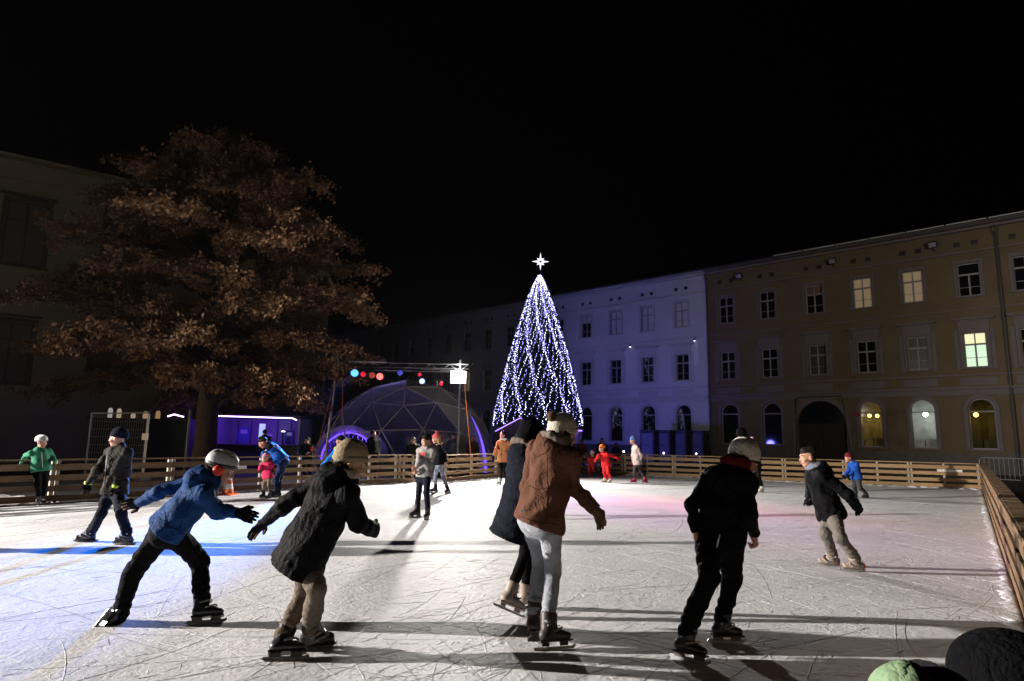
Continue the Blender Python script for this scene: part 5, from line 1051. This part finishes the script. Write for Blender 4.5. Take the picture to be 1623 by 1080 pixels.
person('woman in a rust brown jacket, pale jeans and a cream bobble hat seen from behind', 5.0, 1.03, 55, (857, 822), (880, 706, .02), (893, 690, .05), 35, 12,
       ((838, 775), (850, 785, .30), None, .6), ((907, 771), (944, 808, .0), (.45, .1, -.85), .25), ((857, 884), (850, 1012, .22, 62)), ((876, 907), (880, 1030, -.10, 14)),
       dict(m=JBROWN, hempx=(853, 834), bulk=1.03, hood=1, wr=.011, flare=1.02, longhair=.05, fur=FUR, hatw=1.1), dict(m=JEANS, w=.9, cuff=.054), SK_BROWN, hair=HAIRB, hat=('beanie', KNIT, KNIT, .004, 1.2, cloth('pompom_brown', (.10, .065, .04), .95, bump=1, bscale=90), .046, -.145, .115), scarf=FUR, glove=cloth('glove_brown', (.13, .085, .05), .85), fatleg=.92, extra=(brown_tag, seams('seam', [[(842, 715), (850, 725), (865, 718), (872, 707)], [(867, 726), (868, 775), (866, 828)], [(881, 722), (877, 745), (884, 768)], [(821, 818), (852, 828), (884, 832)], [(838, 770), (852, 776), (866, 774)]], cloth('seam_brown', (.05, .02, .012), .9)), seams('pocket_seam', [[(829, 838), (841, 846), (846, 862)], [(862, 846), (880, 848)]], cloth('seam_denim', (.12, .13, .15), .9))), seed=3)
person('woman in a long navy coat and black leggings half hidden behind the brown jacket', 5.75, .97, 40, (822, 806), (836, 712, .05), (846, 692, .10), 20, 14,
       ((812, 745), (812, 770, .25), None, .6), ((850, 770), (858, 790, .1), None, .6), ((838, 872), (838, 968, .28, 22)), ((833, 876), (806, 973, -.05, 12, .05, 24)),
       dict(m=JNAVY, hempx=(806, 853), bulk=1.06, wr=.008, flare=1.10, fur=FUR, hood=1), dict(m=TBLACK, w=.5, cuff=.048), SK_BEIGE, hat=('hood', BLKK, None, .003, 1), glove=GLB, fatleg=.82, face=False, seed=4)
def e_zip(d): d['mb']([at(1141, 847, d['ph'][1] - .17), at(1136, 868, d['ph'][1] - .15)], .006, 'pocket_zip', STEEL)
person('boy all in black wearing a white bobble hat, standing on skates seen from behind', 4.98, .99, 62, (1141, 846), (1161, 739, .03), (1181, 731, .06), 22, 22,
       ((1097, 802), (1105, 849, -.02), (.05, .1, -1), 1.15), ((1186, 815), (1194, 849, .02), (.2, 0, -1), 1.15), ((1122, 917), (1091, 1038, -.28, 325)), ((1160, 921), (1151, 1015, .14, 0)),
       dict(m=JBLACK, hempx=(1143, 856), bulk=.98, sw=.86, drop=.105, wr=.010, hatw=1.14, hatz=-.02, band=.016, cuffx=-.025), dict(m=TBLACK, w=1.5, cuff=.06), SK_BLACK, hat=('beanie', WHITEK, cloth('knit_dark_band', (.03, .025, .025), .95), .003, 1.3, BLKK, .048, -.10, .20), scarf=cloth('hood_red', (.10, .008, .008), .9), fatleg=1.1, extra=(e_zip,), seed=5, skin=SKINR)
def red_patch(d): MB().lathe(d['sh'][1] * .5 + d['pn'] * .5 + np.array((-.03, -.07, .015)) - d['org'], [(.001, -.02), (.03, -.012), (.035, 0), (.03, .012), (.001, .02)], 8, (0, 0, 1)).obj('hood_lining', REDC, d['root'], smooth=True)
person('boy in a dark puffer jacket and grey trousers leaning forward as he skates left', 8.15, .99, 172, (1317, 815), (1293, 744), (1281, 725), 178, 8,
       ((1344, 784), (1357, 803, -.12), (.7, 0, -.7), 1.1), ((1286, 780), (1284, 795, .15), (-.5, -.4, .2), 1.1), ((1332, 853), (1352, 905, -.22, 172)), ((1308, 846), (1313, 891, .10, 165)),
       dict(m=JBLACK, hem=.06, bulk=1.18, hood=1, wr=.012, cuffx=.06, sm=JBLACK, fringe=1), dict(m=TGREY, w=1.4), SK_TAN, scarf=cloth('scarf_grey', (.20, .22, .27), .95), glove=GLB, extra=(red_patch,), seed=6)
def cuff_bands(d):
    for q in (1, -1):
        w = d['J']['w', q]; a = d['J']['hd', q]; MB().lathe(w - a * .02 - d['org'], [(.05, 0), (.052, .02), (.048, .04)], 12, a).obj('glove_cuff', mat('cuff_lime', (.45, .62, .05), .6), d['root'], smooth=True)
person('boy in a dark olive jacket and black beanie skating towards the left', 8.95, .98, 245, (181, 779), (189, 710), (187, 695), 188, 2,
       ((200, 750), (184, 771, -.12), (-.1, 0, -1), .5), ((153, 746), (140, 766, -.05), (-.1, 0, -1), .5), ((192, 815), (198, 866, -.1, 192)), ((160, 815), (137, 861, .08, 205)),
       dict(m=JOLIVE, hem=.04, bulk=1.06, wr=.011, zip=DARKM), dict(m=TNAVY, w=1.3, cuff=.068), SK_HOCKEY, hat=('beanie', NAVK, NAVK, .002, 1.0), glove=GLB, extra=(cuff_bands,), seed=7)
def hood_print(d):
    fr = np.cross(d['left'], d['up']); c = d['ch'] + d['up'] * .0
    for i in range(6): p = c + fr * .150 * d['s'] + d['left'] * (-.075 + .03 * i) + d['up'] * .02; MB().box(p - d['org'] - fr * .02 * abs(i - 2.5) / 2.5, (.02, .012, .055), np.stack([d['left'], fr, d['up']])).obj('chest_letter', mat('print_red', (.55, .06, .06), .7), d['root'])
person('boy in a grey hooded sweatshirt with a red chest print looking down to his left', 12.1, .96, 235, (672, 754), (676, 711), (676, 699), 222, 14,
       ((680, 738), (663, 747, -.15), (-.8, -.1, -.6), .6), ((664, 728), (660, 739, -.05), (-.6, 0, -.8), .6), ((676, 780), (676, 823, -.15, 258)), ((664, 779), (659, 819, .05, 212)),
       dict(m=cloth('sweat_grey', (.30, .29, .28), .9), hem=.03, bulk=.98, wr=.009, hood=1, fringe=1), dict(m=TNAVY, w=.9, cuff=.054), SK_BLACK, extra=(hood_print,), fatleg=.86, seed=8)
person('child in a green jacket and silver helmet standing at the left fence', 13.15, .83, 318, (65, 746), (63, 713), (66, 701), 350, 4,
       ((82, 724), (87, 731, .1), None, .5), ((42, 722), (35, 731, -.05), None, .5), ((71, 769), (69, 800, .12, 330)), ((60, 769), (61, 801, -.05, 300)),
       dict(m=cloth('jacket_green', (.05, .24, .14), .7), hem=.03, bulk=1.1, hood=1, zip=PAPER), dict(m=TBLACK, w=1.2), dict(m=PLASG, hockey=1, holder=WHITEB), hat=('helmet', mat('helmet_silver', (.5, .5, .5), .35, .5), mat('helmet_silver_rim', (.35, .35, .36), .4)), glove=cloth('glove_green', (.06, .2, .12), .8), hs=.94, seed=9)
camo = mat('leggings_print', (.30, .33, .40), .85, .15, vary=.6, vscale=7, color2=(.06, .07, .11))
person('girl in a black jacket, coral bobble hat and patterned blue leggings', 17.3, .93, 205, (696, 736), (693, 706), (691, 696), 200, 10,
       ((704, 720), (707, 733, -.05), None, .6), ((688, 718), (688, 728, .1), None, .6), ((702, 755), (711, 782, -.08, 235)), ((690, 753), (688, 781, .1, 195)),
       dict(m=JBLACK, hem=.02, bulk=1.05, fur=cloth('fur_cream', (.62, .52, .36), .95, bump=1), longhair=.08), dict(m=camo, w=.5, cuff=.05), SK_BLACK, hair=cloth('hair_blond', (.40, .26, .10), .6), hat=('beanie', cloth('knit_coral', (.62, .12, .12), .95), cloth('knit_coral_band', (.62, .15, .14), .95), .004, 1.0, cloth('knit_coral_pom', (.62, .14, .14), .95), .04), fatleg=.85, seed=10)
def man_stripes(d):
    wh = cloth('stripe_white', (.68, .68, .70), .7, bump=0)
    for q in (1, -1):
        e, s0 = d['J']['e', q], d['sh'][q]; d['mb']([d['pn'] - d['up'] * .02 + d['sl'] * q * .05 - d['hd'] * .09 * d['s'], s0 + d['up'] * .055 * d['s'] - d['hd'] * .03, e + d['up'] * .03 - d['hd'] * .055], .016, 'stripe', wh)
    d['mb']([d['pn'] - d['hd'] * .1, d['ch'] - d['hd'] * .142 * d['s'], d['ph'] + d['up'] * .12 - d['hd'] * .138 * d['s']], .012, 'stripe', wh)
person('man in a blue and black sports jacket with white stripes bending over the pink child', 15.6, 1.04, 196, (449, 731), (427, 706, -.05), (417, 702, -.10), 200, 35,
       ((441, 726), (434, 736, -.25), None, .5), ((418, 720), (416, 733, .0), None, .5), ((444, 757), (438, 788, -.15, 205)), ((439, 758), (436, 785, .2, 190)),
       dict(m=cloth('jacket_royal', (.02, .10, .42), .6), hem=.0, bulk=1.04, yoke=JBLACK), dict(m=cloth('trousers_blue', (.012, .022, .07), .7), w=.8), SK_BLACK, extra=(man_stripes,), seed=11, skin=SKINR)
person('toddler in a pink jacket and striped pink hat held up by the bending man', 15.25, .64, 240, (425, 757), (423, 734), (421, 727), 230, 5,
       ((432, 741), (433, 747, -.05), None, .6), ((413, 740), (411, 745, -.05), None, .6), ((426, 769), (425, 788, -.05, 240)), ((418, 769), (417, 789, .05, 235)),
       dict(m=PINKC, hem=.04, bulk=1.2, hood=1), dict(m=cloth('trousers_taupe', (.17, .13, .10), .9), w=1), SK_BLACK, hat=('beanie', cloth('knit_pink', (.60, .22, .24), .95), cloth('knit_pink_band', (.45, .30, .30), .95), .003, 1), hs=.88, glove=GLB, seed=12)
person('boy in a bright blue ski jacket with lime shoulders reaching to the fence', 17.2, .95, 232, (541, 745), (540, 709), (539, 699), 205, 0,
       ((557, 730), (560, 742, .05), None, .5), ((521, 728), (510, 739, .10), None, .5), ((548, 762), (549, 784, .05, 240)), ((536, 762), (535, 784, -.05, 215)),
       dict(m=cloth('jacket_azure', (.02, .22, .62), .6), hem=.05, bulk=1.12, hood=1, yoke=mat('yoke_lime', (.42, .58, .10), .7)), dict(m=TBLACK, w=1), SK_BLACK, hat=('beanie', NAVK, NAVK, .002, 1), glove=GLB, seed=13)
person('woman in a rust coloured belted coat and white skates with long dark hair', 20.8, 1.0, 250, (797, 727), (798, 699), (797, 690), 225, 5,
       ((811, 713), (809, 723, -.05), None, .5), ((787, 712), (783, 722, -.05), None, .5), ((801, 746), (802, 768, .05, 262)), ((794, 746), (790, 769, -.05, 232)),
       dict(m=ORANC, hem=.12, bulk=1.02, flare=1.1, longhair=.14, zip=DARKM), dict(m=TBLACK, w=.6), SK_WHITE, scarf=WHITEK, hair=HAIRD, glove=GLB, fatleg=.85, seed=14,
       extra=(lambda d: sdf_obj('belt', SDF(d['res'], .01).ecap(d['ph'] + d['up'] * .155, d['ph'] + d['up'] * .195, d['left'], (.18 * d['bk'], .14 * d['bk']), (.18 * d['bk'], .14 * d['bk'])), cloth('belt_brown', (.14, .05, .02), .6), d['root'], d['org']),))
person('small child in red ski overalls beside the taller red skater', 25.6, .66, 262, (938, 738), (938, 726), (939, 719), 265, 4,
       ((943, 729), (946, 726, .05), None, .6), ((932, 731), (931, 735, -.05), None, .6), ((941, 746), (942, 757, .05, 280)), ((934, 746), (934, 757, -.05, 250)),
       dict(m=REDC, hem=.02, bulk=1.2), dict(m=REDC, w=1, cuff=.066), SK_RED, hat=('beanie', cloth('knit_rose', (.55, .35, .33), .95), cloth('knit_rose', (.55, .35, .33)), .002, 1), hs=.88, glove=REDC, seed=15)
person('skater in a red jumpsuit and orange hat with one arm held out', 22.6, .90, 215, (961, 737), (957, 719), (954, 711), 195, 4,
       ((969, 722), (978, 726, -.05), None, .5), ((949, 723), (945, 728, .1), None, .5), ((964, 750), (966, 767, -.05, 230)), ((958, 750), (957, 768, .1, 200)),
       dict(m=cloth('cloth_scarlet', (.62, .02, .025), .7), hem=.12, bulk=1.1, hood=1), dict(m=cloth('cloth_scarlet', (.62, .02, .025)), w=1, cuff=.06), SK_WHITE, hat=('beanie', cloth('knit_orange', (.65, .16, .04), .95), cloth('knit_orange', (.65, .16, .04)), .002, 1), glove=REDC, seed=16)
person('girl in a pale pink jacket, blue pointed hat and red skates heading left', 22.9, .93, 192, (1010, 735), (1007, 707), (1003, 699), 188, 4,
       ((1016, 722), (1015, 733, -.08), None, .5), ((1003, 722), (1004, 734, .08), None, .5), ((1016, 748), (1024, 766, -.08, 205)), ((1006, 748), (1004, 766, .1, 190)),
       dict(m=cloth('jacket_blush', (.60, .48, .44), .75), hem=.04, bulk=1.08), dict(m=cloth('trousers_slate', (.07, .06, .075), .85), w=.7), SK_RED, hat=('beanie', cloth('knit_blue', (.12, .22, .48), .95), cloth('knit_blue', (.12, .22, .48)), .002, 1.3), glove=REDC, seed=17)
person('skater in dark clothes and white skates almost hidden behind the white bobble hat', 19.6, .98, 205, (1198, 739), (1194, 713), (1191, 704), 205, 0,
       ((1203, 728), (1203, 739, 0), None, .5), ((1187, 726), (1187, 736, 0), None, .5), ((1203, 758), (1206, 781, -.05, 215)), ((1195, 758), (1193, 781, .1, 200)),
       dict(m=JBLACK, hem=.04, bulk=1.0, longhair=.05), dict(m=TBLACK, w=.6), SK_WHITE, hair=HAIRB, hat=('beanie', cloth('knit_mauve', (.45, .22, .32), .95), cloth('knit_mauve', (.45, .22, .32)), .002, 1, cloth('knit_mauve_pom', (.6, .35, .45), .95), .045), fatleg=.85, seed=18)
person('boy in a cobalt blue coat and dark red hat skating by the far fence', 18.15, .85, 188, (1357, 756), (1352, 733), (1345, 726), 186, 4,
       ((1354, 746), (1346, 754, -.1), None, .5), ((1346, 745), (1339, 754, .05), None, .5), ((1363, 773), (1371, 791, -.05, 190)), ((1354, 772), (1353, 788, .12, 185)),
       dict(m=cloth('coat_cobalt', (.015, .075, .36), .65), hem=.10, bulk=1.08), dict(m=cloth('trousers_dark_grey', (.05, .05, .055), .85), w=.8), SK_BLACK, hat=('beanie', cloth('knit_maroon', (.16, .02, .025), .95), cloth('knit_maroon', (.16, .02, .025)), .002, 1), glove=GLB, seed=19)
person('skater in a dark jacket beyond the left edge of the picture', 8.15, 1.0, 10, (-185, 800), (-170, 712), (-165, 694), 10, 4,
       ((-200, 745), (-190, 775, .2), None, .5), ((-160, 750), (-140, 775, -.2), None, .5), ((-190, 835), (-200, 872, .15, 10)), ((-170, 835), (-160, 885, -.12, 10)),
       dict(m=JBLACK, hem=.05, bulk=1.1, hood=1), dict(m=TBLACK, w=1), SK_BLACK, hat=('beanie', NAVK, NAVK, .002, 1), glove=GLB, seed=21)
# --- people outside the fence
def spectator(label, Y, s, px, heady, yaw, m, hat=None, hair=HAIRD, arms=None, hyaw=None, **k):
    hc = at(px, heady, Y); z = hc[2]; s = (z + .11 + .05) / 1.74; q = 990 / Y; u = lambda h, dx=0: (px + dx * q * s, heady + (z - h * s) * q + .018 * dx * q)
    fl = heady + (z + .05) * q; L = heading(yaw + 90); lx, ly = L[0], L[1]
    aL = arms[0] if arms else (u(1.13, .24 * lx), u(.92, .24 * lx) + (.2 * ly,)); aR = arms[1] if arms else (u(1.13, -.24 * lx), u(.92, -.24 * lx) + (-.2 * ly,))
    r = person(label, Y, s, yaw, u(.93), u(1.41), (px, heady, 0), yaw if hyaw is None else hyaw, 4, aL, aR, (u(.5, .1 * lx), (px + .11 * lx * q, fl, .1 * ly, yaw)), (u(.5, -.1 * lx), (px - .11 * lx * q, fl, -.1 * ly, yaw)),
           dict(m=m, hem=.05, bulk=1.1, hood=1), dict(m=TBLACK, w=.8), None, SHOE, hat=hat, hair=hair, group='people watching from outside the fence', **k)
    r.location.z -= .05
    return r
spectator('man with glasses in a dark coat looking at something in his hands outside the fence', 20.3, 1, 487, 697, 262, JBLACK, arms=(((497, 712), (492, 716, -.25), (-.6, 0, .3), .8), ((477, 713), (485, 718, -.25), (.6, 0, .2), .8)), glasses=True, seed=30,
          extra=(lambda d: MB().box(at(494, 709, 19.9) - d['org'], (.07, .012, .13)).obj('red_phone', mat('phone_red', (.5, .04, .05), .4), d['root']),))
spectator('man in a black coat smoking a cigarette outside the fence before the dome', 22.3, 1, 592, 686, 305, JBLACK, hyaw=335, seed=31, skin=SKINR,
          extra=(lambda d: d['mb']([d['HW'](.0, .1, -.066), d['HW'](.01, .19, -.078)], .006, 'cigarette', PAPER),))
spectator('dark figure standing in the fence gap left of the grey sweatshirt boy', 22.0, 1, 655, 697, 275, JBLACK, seed=32)
spectator('person in a blue grey coat standing behind the fence right of the pink hat', 24.6, 1, 718, 690, 250, cloth('coat_blue_grey', (.06, .08, .12), .85), seed=33)
spectator('man in a brown coat outside the fence under the white floodlight mast', 25.4, 1, 749, 694, 268, cloth('coat_dark_brown', (.05, .035, .025), .85), seed=34)
spectator('person in a dark blue coat close behind the woman in the rust coat', 26.5, 1, 815, 692, 280, JNAVY, hair=HAIRB, seed=35)
spectator('adult in a black jacket standing right behind the red jumpsuit skater', 29.0, 1, 954, 697, 250, JBLACK, seed=36)
spectator('person in a dark red coat outside the fence by the violet canopy', 29.5, 1, 922, 699, 250, cloth('coat_crimson', (.22, .02, .02), .85), seed=37)
spectator('person in a dark blue jacket outside the fence left of the girl in pink', 29.5, 1, 977, 705, 280, cloth('coat_blue', (.03, .05, .22), .85), seed=38)
spectator('dark silhouetted person at the violet kiosk behind the bending man', 26.5, 1, 420, 684, 95, JBLACK, seed=39, face=False)
# --- child in a high visibility jacket close to the camera, and a spectator's sleeve on the right rail
def hivis():
    org = np.array([1.02, 1.42, 0.]); t = thing('person', 'person in a black cap and pale green reflective jacket at the bottom right corner', 'person', org, group='people watching from outside the fence')
    P = lambda px, py, Y: at(px, py, Y)
    hc = P(1610, 1104, 1.42); sh = P(1545, 1138, 1.38); s2 = P(1440, 1112, 1.30); pn = P(1588, 1142, 1.42); A = np.stack(head_frame(120, 25))
    hv = cloth('reflective_green', (.26, .38, .22), .7, bump=.3); gy_ = mat('reflective_band', (.62, .62, .60), .35); bk_ = cloth('band_dark', (.03, .03, .035), .7)
    hip = np.array([org[0] - .05, org[1] - .1, .42])
    b = SDF(.0095, .02); b.ell(hc, A, (.078, .10, .105)).cap(hc - A[2] * .05, pn - np.array((0, 0, .06)), .045, .05).cap(pn - np.array((0, 0, .1)), hip, .10, .10, k=.05)
    for q in (-.08, .08): b.cap(hip + (q, 0, 0), np.array([org[0] + q, org[1], .05]), .07, .045)
    b.cap(pn - np.array((0, 0, .08)), s2, .05, .04).cap(s2, s2 + (-.10, -.02, -.22), .04, .03); hand_prims(b, s2 + np.array((-.10, -.02, -.22)), np.array((0, 0, -1.)), np.array((1., 0, 0)), .8, 1, .4, np.array((0, 1., 0)), .0095)
    sdf_obj('body', b, SKIN, t, org)
    j = SDF(.0095, .04, .005, 5); j.cap(pn - np.array((0, 0, .09)), hip, .125, .14, k=.05).cap(pn - np.array((0, 0, .085)), s2, .085, .062).cap(s2, s2 + (-.09, -.02, -.20), .062, .05); sdf_obj('jacket', j, hv, t, org)
    for f, m_, nm, w in ((.13, bk_, 'dark_band', .012), (.29, gy_, 'reflective_band', .028), (.62, bk_, 'dark_band', .02)):
        a = pn - np.array((0, 0, .085)); d = s2 - a; c = a + d * (1 - f); r = .085 + (.062 - .085) * (1 - f) + .026 + .016 * f; MB().lathe(c - org - unit(d) * w, [(r * .98, 0), (r, .004), (r, 2 * w - .004), (r * .98, 2 * w)], 20, d).obj(nm, m_, t, smooth=True)
    tr = SDF(.0095, .03, .005)
    for q in (-.08, .08): tr.cap(hip + (q, 0, .05), np.array([org[0] + q, org[1], .10]), .10, .065)
    sdf_obj('trousers', tr, TBLACK, t, org)
    h = SDF(.0095, .02, .003); h.ell(hc + A[2] * .03, A, (.098, .118, .105)).cap(hc + A[2] * .0 + A[1] * .05, hc - A[1] * .03 - A[2] * .09, .075, .08); sdf_obj('cap', h, BLKK, t, org)
    for q in (-.08, .08):
        g = SDF(.0095, .02); g.cap(np.array([org[0] + q, org[1] - .03, .05]), np.array([org[0] + q + .02, org[1] + .1, .035]), .045, .035).cut(np.array((0, 0, .0)), (0, 0, -1)); sdf_obj('shoe', g, PLASB, t, org)
hivis()
